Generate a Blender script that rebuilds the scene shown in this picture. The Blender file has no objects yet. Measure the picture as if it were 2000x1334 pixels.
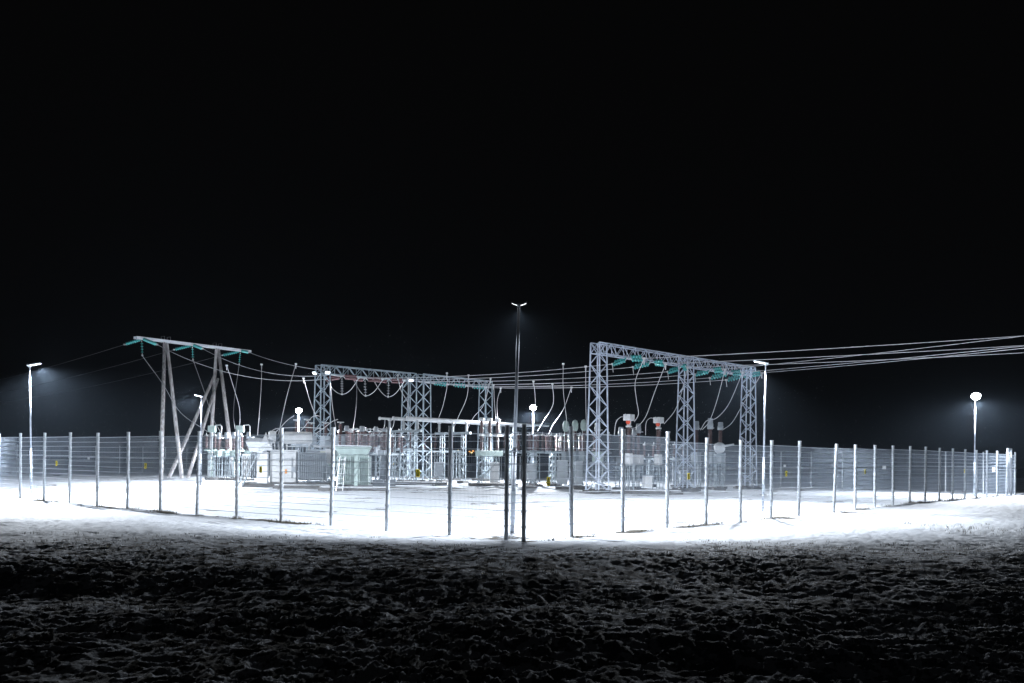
import bpy, math, random
import numpy as np
from mathutils import Vector, Matrix
R = math.radians
random.seed(7)
C = bpy.context.scene.collection
S = bpy.context.scene

# ------------------------------------------------------------ camera, world, exposure
ROLL = 0.6
cd = bpy.data.cameras.new('camera'); cam = bpy.data.objects.new('camera', cd); C.objects.link(cam)
cam.matrix_world = Matrix.Translation((0, 0, 2.0)) @ Matrix.Rotation(R(90), 4, 'X') @ Matrix.Rotation(R(ROLL), 4, 'Z')
cd.sensor_width = 36; cd.lens = 33.3; cd.shift_y = 0.118; cd.clip_start = 0.1; cd.clip_end = 3000
S.camera = cam
w = bpy.data.worlds.new('World'); S.world = w; w.use_nodes = True
bg = w.node_tree.nodes['Background']; bg.inputs[0].default_value = (0.93, 0.93, 1.0, 1); bg.inputs[1].default_value = 0.0015
S.view_settings.view_transform = 'Standard'; S.view_settings.look = 'None'
S.view_settings.exposure = 0; S.view_settings.gamma = 1
S.cycles.max_bounces = 5; S.cycles.diffuse_bounces = 3; S.cycles.glossy_bounces = 2
S.cycles.transmission_bounces = 3; S.cycles.volume_bounces = 0
S.cycles.sample_clamp_indirect = 8
KW = 1.0                      # overall lamp power

# ------------------------------------------------------------ measuring helpers
CT, ST = math.cos(R(ROLL)), math.sin(R(ROLL))
def uv(x, y):
    a, b = x-1000, y-903
    return a*CT+b*ST, -a*ST+b*CT
def P(x, y, Z):               # a point Z metres out, seen at photo pixel (x, y)
    u, v = uv(x, y); return Vector((u*Z/1850, Z, 2-v*Z/1850))
def smooth(a, b, t):
    t = np.clip((t-a)/(b-a), 0, 1); return t*t*(3-2*t)
D1 = Vector((.643, .766, 0)).normalized(); D2 = Vector((-.755, .656, 0)).normalized()
A1 = math.atan2(D1.y, D1.x); A2 = math.atan2(D2.y, D2.x)

# ------------------------------------------------------------ noise (numpy)
def _h(i, j, s):
    n = (i.astype(np.int64)*374761393 + j.astype(np.int64)*668265263 + s*974634777) & 0xffffffff
    n = ((n ^ (n >> 13))*1274126177) & 0xffffffff
    return ((n ^ (n >> 16)) & 0xffff)/65535.0
def vn(x, y, s=0):
    x0 = np.floor(x); y0 = np.floor(y); fx = x-x0; fy = y-y0
    fx = fx*fx*fx*(fx*(fx*6-15)+10); fy = fy*fy*fy*(fy*(fy*6-15)+10)
    a = _h(x0, y0, s); b = _h(x0+1, y0, s); c = _h(x0, y0+1, s); d = _h(x0+1, y0+1, s)
    return (a+(b-a)*fx)*(1-fy)+(c+(d-c)*fx)*fy
def fbm(x, y, s=0, o=4, g=.5):
    r = 0; a = 1; t = 0
    for k in range(o):
        cs, sn = math.cos(k*1.1), math.sin(k*1.1)
        r = r+a*vn((x*cs-y*sn)*2**k+17.3*k, (x*sn+y*cs)*2**k-9.1*k, s+k); t += a; a *= g
    return r/t

F1a = np.array([-.13, 24.4]); F2a = np.array([.32, 24.15])      # the two corner posts
d1 = np.array([D1.x, D1.y]); d2 = np.array([D2.x, D2.y])
def base_z(X, Y):
    z = .15*smooth(34, 50, Y)+.22*smooth(66, 96, Y)
    z = z-1.2*smooth(9.3, 24, 29.5-Y)                      # field falls away in front of the pad
    return z
def field_mask(X, Y):         # 1 in the tussocky field outside the fence, 0 on the pad
    p = np.stack([X, Y], -1)
    a = ((p-F1a)@np.array([-d2[1], d2[0]]))                     # >0 on the camera side of the left fence
    b = ((p-F2a)@np.array([d1[1], -d1[0]]))
    return smooth(.3, 3.5, np.maximum(a, b)), np.maximum(a, b)
def relief(X, Y):
    m, d = field_mask(X, Y)
    big = (fbm(X*.32, Y*.5, 3, 2)-.5)*.26
    h1 = fbm(X*2.8, Y*4.2, 11, 3, .5); h2 = fbm(X*6.2, Y*8.8, 21, 3, .55)
    rid = 1-np.abs(2*h1-1); rid2 = 1-np.abs(2*h2-1)
    near = smooth(24.5, 33, 49.5-Y)                   # stronger where the field is rough (Y < ~24)
    am = .45+1.15*vn(X*.42+3.3, Y*.7, 77)
    t = big*1.25+am*((rid**2-.5)*.085+(rid2-.5)*.05+(fbm(X*15, Y*18, 31, 2)-.5)*.03)
    soft = (h1-.5)*.10+(rid2-.5)*.035+(fbm(X*13, Y*15, 31, 2)-.5)*.02
    pad = (fbm(X*.8, Y*.8, 41, 3)-.5)*.08+(fbm(X*5, Y*5, 51, 2)-.5)*.02
    return m*(near*t+(1-near)*soft)+(1-m)*pad
def gz(x, y):
    X = np.array([float(x)]); Y = np.array([float(y)])
    return float(base_z(X, Y)[0]+relief(X, Y)[0])

# ------------------------------------------------------------ tags
def tag(o, label=None, cat=None, group=None, kind=None):
    if label: o['label'] = label
    if cat: o['category'] = cat
    if group: o['group'] = group
    if kind: o['kind'] = kind
    return o
def empty(name, label, cat, loc, rz=0, group=None):
    o = bpy.data.objects.new(name, None); C.objects.link(o)
    o.empty_display_size = .3; o.location = loc; o.rotation_euler = (0, 0, rz)
    return tag(o, label, cat, group)
def copy_thing(r, loc, rz, label, group=None):
    c = r.copy(); C.objects.link(c); c.location = loc; c.rotation_euler = (0, 0, rz); c['label'] = label
    if group: c['group'] = group
    def rec(src, dst):
        for ch in src.children:
            n = ch.copy(); C.objects.link(n); n.parent = dst; rec(ch, n)
    rec(r, c); return c

# ------------------------------------------------------------ materials
def mat(name, col, rough=.6, metal=0, var=.0, vscale=6, bump=0, bscale=40, emit=None, es=0, spec=.5, col2=None, stretch=None, trans=0):
    m = bpy.data.materials.new(name); m.use_nodes = True; nt = m.node_tree; n = nt.nodes; L = nt.links
    b = n['Principled BSDF']; b.inputs['Base Color'].default_value = (*col, 1)
    b.inputs['Roughness'].default_value = rough; b.inputs['Metallic'].default_value = metal
    b.inputs['Specular IOR Level'].default_value = spec
    if trans: b.inputs['Transmission Weight'].default_value = trans
    if emit: b.inputs['Emission Color'].default_value = (*emit, 1); b.inputs['Emission Strength'].default_value = es
    if var or bump:
        tc = n.new('ShaderNodeTexCoord'); mp = n.new('ShaderNodeMapping'); L.new(tc.outputs['Object'], mp.inputs[0])
        if stretch: mp.inputs['Scale'].default_value = stretch
        nz = n.new('ShaderNodeTexNoise'); nz.inputs['Scale'].default_value = vscale; nz.inputs['Detail'].default_value = 6
        L.new(mp.outputs[0], nz.inputs['Vector'])
        rp = n.new('ShaderNodeValToRGB'); c2 = col2 or tuple(max(0, c*(1-var)) for c in col)
        rp.color_ramp.elements[0].position = .35; rp.color_ramp.elements[0].color = (*c2, 1)
        rp.color_ramp.elements[1].position = .62; rp.color_ramp.elements[1].color = (*col, 1)
        L.new(nz.outputs[0], rp.inputs[0]); L.new(rp.outputs[0], b.inputs['Base Color'])
        if bump:
            n2 = n.new('ShaderNodeTexNoise'); n2.inputs['Scale'].default_value = bscale; n2.inputs['Detail'].default_value = 5
            L.new(mp.outputs[0], n2.inputs['Vector'])
            bp = n.new('ShaderNodeBump'); bp.inputs['Strength'].default_value = bump; bp.inputs['Distance'].default_value = .02
            L.new(n2.outputs[0], bp.inputs['Height']); L.new(bp.outputs[0], b.inputs['Normal'])
    return m
M = {}
M['post'] = mat('galvanised_post', (.44, .47, .50), .42, .25, .35, 7)
M['wire'] = mat('galvanised_wire', (.74, .78, .84), .4, .2)
M['midwire'] = mat('vertical_wire', (.22, .26, .31), .45, .3)  # same galvanised wire; its weaker lighting is put into a darker colour
M['polegrey'] = mat('lamp_pole_metal', (.2, .22, .25), .5, .2, .2, 5)
M['farwire'] = mat('shaded_wire', (.20, .24, .30), .5, .3)  # far copy of the galvanised wire, dimness put into its colour
M['lattice'] = mat('galvanised_lattice', (.68, .75, .88), .5, .2, .3, 3)
M['lattice2'] = mat('weathered_lattice', (.42, .50, .56), .55, .2, .3, 3)
M['steel'] = mat('grey_steel', (.34, .39, .42), .5, .2, .3, 4)
M['alu'] = mat('aluminium', (.72, .73, .75), .35, .3, .15, 5)
M['cable'] = mat('cable', (.62, .62, .65), .5, .2)
M['darkcable'] = mat('dark_cable', (.25, .26, .28), .5, .2)
M['teal'] = mat('teal_glass', (.06, .36, .35), .15, 0, spec=.9)
M['brownglass'] = mat('brown_glass', (.16, .07, .075), .2, 0, spec=.8)
M['greyglass'] = mat('grey_glass', (.3, .3, .32), .2, 0, spec=.8)
M['porcelain'] = mat('brown_porcelain', (.105, .055, .05), .22, 0, .25, 3, spec=.8)
M['greyporc'] = mat('grey_porcelain', (.45, .48, .5), .25, 0, .1, 3, spec=.8)
M['wood'] = mat('weathered_wood', (.78, .76, .76), .8, 0, .5, 3.5, .5, 22, col2=(.36, .31, .30), stretch=(2.2, 2.2, .35))
M['white'] = mat('white_paint', (.78, .79, .8), .45, 0, .1, 3)
M['palegreen'] = mat('pale_green_paint', (.42, .52, .49), .5, 0, .2, 3)
M['greypaint'] = mat('grey_paint', (.42, .46, .5), .5, 0, .2, 3)
M['darkpaint'] = mat('dark_grey_paint', (.15, .17, .19), .5, 0, .3, 3)
M['cream'] = mat('cream_paint', (.6, .62, .48), .5, 0, .15, 3)
M['concrete'] = mat('concrete', (.11, .105, .10), .85, 0, .35, 5, .4, 30)
M['yellow'] = mat('yellow_sign', (1.0, .80, .01), .5)
M['black'] = mat('black_print', (.02, .02, .02), .6)
M['orange'] = mat('orange_sign', (.8, .32, .05), .5)
M['red'] = mat('red_cap', (.8, .10, .04), .4)
M['lens'] = mat('lamp_lens', (.9, .93, 1), .3, emit=(.92, .95, 1), es=2.6)
M['lensglare'] = mat('lamp_lens_bright', (.9, .93, 1), .3, emit=(.95, .96, 1), es=60)
M['housing'] = mat('lamp_housing', (.06, .06, .065), .5, .2)
M['housewhite'] = mat('lamp_housing_pale', (.7, .72, .75), .4, .2)
M['snowcap'] = mat('snow_cap', (.82, .85, .9), .7, 0, .05, 4, .3, 12)
M['grass'] = mat('dry_grass', (.17, .145, .10), .8, 0, .6, 1.5, col2=(.06, .06, .045))
M['warm'] = mat('warm_window_light', (.9, .5, .2), .5, emit=(1, .42, .10), es=1.6)
M['warm2'] = mat('pale_window_light', (.9, .8, .5), .5, emit=(1, .85, .45), es=2.2)

# ------------------------------------------------------------ mesh builder
class MB:
    def __init__(s): s.v = []; s.f = []; s.sm = []
    def box(s, c, d, rz=0, M4=None):
        hx, hy, hz = d[0]/2, d[1]/2, d[2]/2; n = len(s.v); cs, sn = math.cos(rz), math.sin(rz)
        for z in (-hz, hz):
            for (x, y) in ((-hx, -hy), (hx, -hy), (hx, hy), (-hx, hy)):
                p = Vector((x*cs-y*sn, x*sn+y*cs, z))
                if M4: p = M4 @ p
                s.v.append((c[0]+p.x, c[1]+p.y, c[2]+p.z))
        for q in ((0, 3, 2, 1), (4, 5, 6, 7), (0, 1, 5, 4), (1, 2, 6, 5), (2, 3, 7, 6), (3, 0, 4, 7)):
            s.f.append(tuple(n+i for i in q)); s.sm.append(False)
        return s
    def tube(s, p0, p1, r, n=6, r2=None, cap=True, smooth=None):
        p0 = Vector(p0); p1 = Vector(p1); a = (p1-p0)
        if a.length < 1e-6: return s
        a.normalize(); u = a.orthogonal().normalized()
        if abs(a.z) < .999: u = a.cross(Vector((0, 0, 1))).normalized()
        v = a.cross(u); b = len(s.v); r2 = r if r2 is None else r2
        off = math.pi/4 if n == 4 else 0
        for (p, rr) in ((p0, r), (p1, r2)):
            for k in range(n):
                t = off+2*math.pi*k/n; q = p+u*math.cos(t)*rr+v*math.sin(t)*rr; s.v.append(tuple(q))
        for k in range(n):
            j = (k+1) % n; s.f.append((b+k, b+j, b+n+j, b+n+k)); s.sm.append((n > 5) if smooth is None else smooth)
        if cap:
            s.f.append(tuple(b+k for k in range(n))[::-1]); s.sm.append(False)
            s.f.append(tuple(b+n+k for k in range(n))); s.sm.append(False)
        return s
    def path(s, pts, r, n=5):
        pts = [Vector(p) for p in pts]; b = len(s.v); m = len(pts)
        for i, p in enumerate(pts):
            a = (pts[min(i+1, m-1)]-pts[max(i-1, 0)]).normalized()
            u = a.cross(Vector((0, 0, 1)))
            if u.length < .05: u = Vector((1, 0, 0))
            u.normalize(); v = a.cross(u)
            for k in range(n):
                t = 2*math.pi*k/n; s.v.append(tuple(p+u*math.cos(t)*r+v*math.sin(t)*r))
        for i in range(m-1):
            for k in range(n):
                j = (k+1) % n; s.f.append((b+i*n+k, b+i*n+j, b+i*n+n+j, b+i*n+n+k)); s.sm.append(True)
        return s
    def lathe(s, p0, p1, prof, n=10):      # prof: (t along the axis in metres, radius)
        p0 = Vector(p0); a = (Vector(p1)-p0).normalized(); u = a.orthogonal().normalized(); v = a.cross(u); b = len(s.v)
        for (t, r) in prof:
            for k in range(n):
                g = 2*math.pi*k/n; s.v.append(tuple(p0+a*t+u*math.cos(g)*r+v*math.sin(g)*r))
        for i in range(len(prof)-1):
            for k in range(n):
                j = (k+1) % n; s.f.append((b+i*n+k, b+i*n+j, b+i*n+n+j, b+i*n+n+k)); s.sm.append(True)
        s.f.append(tuple(b+k for k in range(n))[::-1]); s.sm.append(False)
        e = b+(len(prof)-1)*n; s.f.append(tuple(e+k for k in range(n))); s.sm.append(False)
        return s
    def sheds(s, x, y, z0, z1, r, n=None, seg=10):      # a ribbed porcelain column
        n = n or max(4, int((z1-z0)/.085)); pr = []; h = (z1-z0)/n
        for i in range(n):
            pr += [(i*h, r*.62), (i*h+h*.45, r*.62), (i*h+h*.55, r), (i*h+h*.7, r*.97), (i*h+h*.98, r*.62)]
        return s.lathe((x, y, z0), (x, y, z1), pr, seg)
    def build(s, name, m, parent=None, bevel=0):
        me = bpy.data.meshes.new(name); me.from_pydata(s.v, [], s.f); me.update()
        me.polygons.foreach_set('use_smooth', s.sm); me.materials.append(M[m] if isinstance(m, str) else m)
        o = bpy.data.objects.new(name, me); C.objects.link(o)
        if parent: o.parent = parent
        if bevel:
            bv = o.modifiers.new('bevel', 'BEVEL'); bv.width = bevel; bv.segments = 2; bv.limit_method = 'ANGLE'
        return o
def lathe_pts(c, prof, n=14):
    return MB().lathe(c, (c[0], c[1], c[2]+1), prof, n)

# ------------------------------------------------------------ ground
def grid_mesh(name, X, Y, Zz, bare_shade, material):
    r, c = X.shape; me = bpy.data.meshes.new(name)
    co = np.stack([X, Y, Zz], -1).reshape(-1, 3).astype(np.float32)
    i = np.arange(r*c).reshape(r, c)
    q = np.stack([i[:-1, :-1], i[:-1, 1:], i[1:, 1:], i[1:, :-1]], -1).reshape(-1, 4).astype(np.int32)
    me.vertices.add(len(co)); me.vertices.foreach_set('co', co.ravel())
    me.loops.add(q.size); me.loops.foreach_set('vertex_index', q.ravel())
    me.polygons.add(len(q)); me.polygons.foreach_set('loop_start', np.arange(0, q.size, 4, dtype=np.int32))
    me.polygons.foreach_set('loop_total', np.full(len(q), 4, np.int32)); me.polygons.foreach_set('use_smooth', np.ones(len(q), bool))
    me.update(calc_edges=True); me.validate()
    at = me.attributes.new('bare_shade', 'FLOAT', 'POINT'); at.data.foreach_set('value', bare_shade.ravel().astype(np.float32))
    me.materials.append(material); o = bpy.data.objects.new(name, me); C.objects.link(o); return o
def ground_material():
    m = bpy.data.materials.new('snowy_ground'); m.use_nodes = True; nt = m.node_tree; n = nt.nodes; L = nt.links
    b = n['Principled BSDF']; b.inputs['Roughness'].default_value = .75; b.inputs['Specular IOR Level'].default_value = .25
    at = n.new('ShaderNodeAttribute'); at.attribute_name = 'bare_shade'
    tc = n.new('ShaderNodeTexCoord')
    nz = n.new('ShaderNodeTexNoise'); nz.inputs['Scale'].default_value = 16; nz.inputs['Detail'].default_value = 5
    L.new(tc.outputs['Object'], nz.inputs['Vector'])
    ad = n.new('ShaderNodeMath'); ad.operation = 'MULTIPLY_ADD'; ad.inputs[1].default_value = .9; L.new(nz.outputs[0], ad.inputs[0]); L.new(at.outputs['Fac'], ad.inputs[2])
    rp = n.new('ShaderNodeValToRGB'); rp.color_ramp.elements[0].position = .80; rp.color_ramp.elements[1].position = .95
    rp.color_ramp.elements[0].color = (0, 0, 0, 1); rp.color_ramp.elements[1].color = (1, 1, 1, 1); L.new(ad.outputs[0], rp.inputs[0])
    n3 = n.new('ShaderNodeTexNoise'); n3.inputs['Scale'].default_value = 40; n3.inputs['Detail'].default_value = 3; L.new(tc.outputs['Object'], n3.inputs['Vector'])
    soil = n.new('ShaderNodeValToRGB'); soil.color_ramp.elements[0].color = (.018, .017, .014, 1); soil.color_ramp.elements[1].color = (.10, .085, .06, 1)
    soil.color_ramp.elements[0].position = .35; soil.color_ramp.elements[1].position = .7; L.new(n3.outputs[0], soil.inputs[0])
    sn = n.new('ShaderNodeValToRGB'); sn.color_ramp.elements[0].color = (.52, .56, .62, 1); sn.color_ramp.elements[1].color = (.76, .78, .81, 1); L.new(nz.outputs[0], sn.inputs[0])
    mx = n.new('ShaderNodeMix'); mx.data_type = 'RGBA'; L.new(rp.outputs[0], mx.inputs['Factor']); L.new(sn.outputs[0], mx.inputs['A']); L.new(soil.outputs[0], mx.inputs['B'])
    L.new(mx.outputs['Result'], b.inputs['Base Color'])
    n2 = n.new('ShaderNodeTexNoise'); n2.inputs['Scale'].default_value = 22; n2.inputs['Detail'].default_value = 6; n2.inputs['Roughness'].default_value = .65
    L.new(tc.outputs['Object'], n2.inputs['Vector'])
    bp = n.new('ShaderNodeBump'); bp.inputs['Strength'].default_value = .5; bp.inputs['Distance'].default_value = .05
    L.new(n2.outputs[0], bp.inputs['Height']); L.new(bp.outputs[0], b.inputs['Normal'])
    return m
GM = ground_material()
def bare_shade_mask(X, Y, Zrel):
    m, d = field_mask(X, Y)
    b = np.zeros_like(X)
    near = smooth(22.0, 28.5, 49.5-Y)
    # mottled tussock field: random clumps clear of snow; ramps towards the camera paint in darkness
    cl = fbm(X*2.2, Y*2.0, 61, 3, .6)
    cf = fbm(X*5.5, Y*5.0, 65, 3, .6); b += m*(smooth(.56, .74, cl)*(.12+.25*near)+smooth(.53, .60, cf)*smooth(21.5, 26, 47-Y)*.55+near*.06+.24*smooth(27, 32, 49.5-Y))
    # trodden strip along the two front fences
    strip = np.exp(-((d-.12)/.5)**2)
    b += strip*smooth(.47, .66, fbm(X*.9, Y*.9, 71, 4, .6))*.75
    # gravel lane and drawn-out darker patches in the yard
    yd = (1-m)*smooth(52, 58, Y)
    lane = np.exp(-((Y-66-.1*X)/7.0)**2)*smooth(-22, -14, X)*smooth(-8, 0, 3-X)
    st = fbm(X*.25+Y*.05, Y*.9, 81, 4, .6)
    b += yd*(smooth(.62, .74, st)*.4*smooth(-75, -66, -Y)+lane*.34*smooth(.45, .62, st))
    for off in (-14.0, -12.4, -22.5, -21.0):              # faint wheel tracks across the yard
        dl = np.abs((X-F1a[0])*(-d1[1])+(Y-F1a[1])*d1[0]+off*1.0-1.2*np.sin(X*.12))
        b += (1-m)*np.exp(-(dl/.16)**2)*.42*smooth(.40, .6, fbm(X*1.1, Y*1.1, 131, 2))
    b += (1-m)*smooth(.66, .74, fbm(X*.55, Y*1.3, 141, 4, .6))*.5
    # right-hand bank
    b += m*smooth(14, 24, X)*smooth(24, 30, Y)*smooth(.5, .7, fbm(X*1.2, Y*1.4, 91, 4, .6))*.35
    return b
th = np.radians(np.linspace(-50, 50, 1150))
rr = [9.0]
while rr[-1] < 30: rr.append(rr[-1]*1.0034)
while rr[-1] < 60: rr.append(rr[-1]*1.006)
while rr[-1] < 150: rr.append(rr[-1]*1.02)
rr = np.array(rr)
TT, RR = np.meshgrid(np.tan(th), rr); X = TT*RR*1.0; Y = RR.copy()
rel = relief(X, Y); Z0 = base_z(X, Y)
g = grid_mesh('ground', X, Y, Z0+rel, bare_shade_mask(X, Y, rel), GM); tag(g, kind='structure')
# the plain beyond and around, one coarse sheet just below
xs = np.concatenate([np.linspace(-1500, -200, 14), np.linspace(-180, 180, 25), np.linspace(200, 1500, 14)])
ys = np.concatenate([np.linspace(-300, 0, 7), np.linspace(4, 150, 30), np.linspace(180, 2000, 14)])
XX, YY = np.meshgrid(xs, ys); zz = base_z(XX, YY)-.45-1.2*smooth(110, 170, YY)
g2 = grid_mesh('terrain', XX, YY, zz, np.full_like(XX, .45), GM); tag(g2, kind='structure')

# ------------------------------------------------------------ fences
def fence_panel(a, b, za, zb, h, parent, coarse=False):
    """double-wire mesh panel between two ground points; za, zb bottom heights, h height."""
    a = Vector(a); b = Vector(b); L = (b-a).length; n = max(2, round(L/.05)); d = (b-a)/L
    nrm = Vector((-d.y, d.x, 0)); m = MB(); mv = MB(); r = .0021; hr = .0088
    for k in range(n+1):
        t = k/n; p = a+(b-a)*t; z = za+(zb-za)*t
        mv.tube((p.x, p.y, z+.02), (p.x, p.y, z+h), r, 3 if coarse else 4, cap=False, smooth=False)
    rows = int(round(h/.2))
    zs = [h-.03-i*.2 for i in range(rows) if h-.03-i*.2 > .03]
    zs.append(h-.03-.2*4-.035)      # where the upper and lower mats overlap
    for z in zs:
        for s_ in ((-1, 1) if not coarse else (0,)):
            o = nrm*(.0085*s_)
            m.tube((a.x+o.x, a.y+o.y, za+z), (b.x+o.x, b.y+o.y, zb+z), hr if not coarse else .0048, 4, cap=False, smooth=False)
    pn = m.build('mesh_panel', 'farwire' if coarse else 'wire', parent); mv.build('vertical_wires', 'farwire' if coarse else 'midwire', pn); return pn
def fence_post(p, z0, h, parent, corner=False, lean=(0, 0), wdt=.09, rz=0):
    r = wdt*.54; pr = [(0, r)]; H = h+.35
    for k in range(7):
        z = .7+k*.4
        if z < H-.15: pr += [(z-.025, r), (z-.024, r*1.22), (z+.025, r*1.22), (z+.026, r)]
    pr += [(H-.02, r), (H-.019, r*1.15), (H+.02, r*1.15)]
    o = MB().lathe((p[0], p[1], z0-.35), (p[0]+lean[0], p[1]+lean[1], z0+h), pr, 12).build('post', 'post', parent)
    o.data.polygons.foreach_set('use_smooth', [False]*len(o.data.polygons))
    return o
def make_fence(name, label, pts, heights, coarse=False, wdt=.106, leans=None, rz=0, panel_h=None, group='mesh fences around the yard'):
    root = empty(name, label, 'fence', (0, 0, 0), 0, group)
    zs = [gz(*p) for p in pts]
    for i, p in enumerate(pts):
        fence_post(p, zs[i], heights[i], root, wdt=wdt, lean=(leans or {}).get(i, (random.uniform(-.022, .022), random.uniform(-.02, .02))), rz=rz)
    for i in range(len(pts)-1):
        a, b = pts[i], pts[i+1]; ha = min(heights[i], heights[i+1])-.15
        zt = max(zs[i], zs[i+1])+ha
        fence_panel((a[0], a[1], 0), (b[0], b[1], 0), (zs[i]+zs[i+1])/2+.04, (zs[i]+zs[i+1])/2+.04 if False else (zs[i]+zs[i+1])/2+.04, ha-.04, root, coarse)
    return root
def along(o, d, t): return (o[0]+d[0]*t, o[1]+d[1]*t)
tl = [0, 2.05]+[2.05+2.56*k for k in range(1, 16)]
lp = [along(F1a, d2, t) for t in tl]
make_fence('mesh_fence', 'galvanised mesh fence running from the dark corner posts off to the left', lp,
           [2.92, 2.95, 2.97, 3.0, 3.02]+[3.0]*20, leans={0: (0, 0), 3: (.05, 0), 2: (.04, 0), 6: (.05, .05)}, rz=A2)
tr = [0]+[2.05+2.5*k for k in range(7)]+[20.6+2.5*k for k in range(13)]+[53.0]
rp_ = [along(F2a, d1, t) for t in tr]
hr_ = [2.96]+[2.98]*3+[2.86, 2.88, 2.9, 2.92]+[2.86]*14
make_fence('mesh_fence', 'galvanised mesh fence running from the dark corner posts to the far right corner', rp_, hr_, leans={8: (.13, .05), 1: (-.05, 0)}, rz=A1)
mb_root = empty('mesh_fence', 'narrow mesh panel closing the cut corner nearest the camera', 'fence', (0, 0, 0), 0, 'mesh fences around the yard')
zc = (gz(*F1a)+gz(*F2a))/2
fence_panel((F1a[0], F1a[1], 0), (F2a[0], F2a[1], 0), zc+.05, zc+.05, 2.75, mb_root)
RC = np.array(along(F2a, d1, 53.0))
ts = [0, 1.1, 2.0]+[2.0+2.5*k for k in range(1, 31)]
bp_ = [along(RC, d2, t) for t in ts]
make_fence('mesh_fence', 'distant mesh fence closing the yard behind, from the far right corner', bp_, [2.9-.7*min(1, max(0, (t-15)/30)) for t in ts], coarse=True, wdt=.075, rz=A2)
BL = bp_[-1]
lb = [along(BL, -d1, 2.5*k) for k in range(0, 22)]
make_fence('mesh_fence', 'distant mesh fence behind the wooden pylon on the left', lb, [2.5]+[2.6]*3+[2.85]*20, coarse=True, wdt=.075, rz=A1)

# warning signs hung on the fence mesh
def fence_sign(px, py, origin, d, label, kind='yellow', wdt=.15, hgt=.21, side=1):
    u, v = uv(px, py); k = u/1850      # where the sight line meets the fence
    t = (k*origin[1]-origin[0])/(d[0]-k*d[1]); x, y = along(origin, d, t); Z = y
    z = 2-v*Z/1850; n = Vector((d[1], -d[0], 0))
    if n.y > 0: n = -n
    root = empty('warning_sign' if kind == 'yellow' else 'notice_plate', label, 'sign', (x+n.x*.02, y+n.y*.02, z), math.atan2(n.y, n.x)+math.pi/2, 'signs hung on the fences')
    MB().box((0, 0, 0), (wdt, .004, hgt)).build('plate', 'yellow' if kind == 'yellow' else 'white', root, .001)
    if kind == 'yellow':
        m = MB(); s = wdt*.36; zc_ = hgt*.14
        a = [(-s, -.004, zc_-s*.8), (s, -.004, zc_-s*.8), (0, -.004, zc_+s*.95)]
        for i in range(3): m.tube(a[i], a[(i+1) % 3], s*.11, 4)
        b = [(s*.08, -.004, zc_+s*.45), (-s*.12, -.004, zc_-s*.05), (s*.1, -.004, zc_-s*.08), (-s*.04, -.004, zc_-s*.6)]
        for i in range(3): m.tube(b[i], b[i+1], s*.08, 4)
        for q, wd in ((-.22, .7), (-.31, .55), (-.40, .62)):
            m.box((0, -.004, hgt*q), (wdt*wd, .003, hgt*.045))
        m.build('warning_symbol', 'black', root)
    return root
fence_sign(817, 924, F1a, d2, 'largest yellow warning sign, on the second fence bay left of the corner posts')
fence_sign(510, 917, F1a, d2, 'yellow warning sign on the fence in front of the white transformer', wdt=.16)
fence_sign(285, 910, F1a, d2, 'yellow warning sign on the fence just left of the wooden pylon foot', wdt=.16)
fence_sign(111, 905, F1a, d2, 'yellow warning sign on the fence just right of the far left lamp post', wdt=.16)
fence_sign(1070, 940, F2a, d1, 'yellow warning sign low on the first bay right of the corner posts', hgt=.24)
fence_sign(1344, 930, F2a, d1, 'yellow warning sign on the fence in front of the middle gantry leg')
fence_sign(1535, 925, F2a, d1, 'yellow warning sign on the fence just right of the lamp post beside the gantry')
fence_sign(1689, 921, F2a, d1, 'small yellow warning sign on the right fence between two far posts, beyond the leaning post')
fence_sign(1883, 920, F2a, d1, 'tiny yellow warning sign on the fence just left of the bright far right lamp post')
fence_sign(1533, 910, RC, d2, 'small white plate on the back fence above the yellow sign by the lamp post', 'white', .2, .2)
fence_sign(1727, 913, RC, d2, 'small white plate on the back fence between the leaning post and the bright right lamp', 'white', .26, .26)
fence_sign(1941, 917, RC, d2, 'small white plate by the gate at the far right fence corner', 'white', .2, .3)
fence_sign(1083, 902, RC, d2, 'small white plate on the back fence seen above the low yellow sign', 'white', .24, .24)
FL = np.array(lb[-1]); fence_sign(173, 895, FL, d1, 'small white plate on the far left back fence', 'white', .24, .24)
fence_sign(322, 895, FL, d1, 'small white plate on the back fence behind the left pylon pole', 'white', .22, .24)
fence_sign(350, 894, FL, d1, 'small yellow plate seen behind the crossed feet of the wooden pylon', 'yellow', .26, .3)

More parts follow.
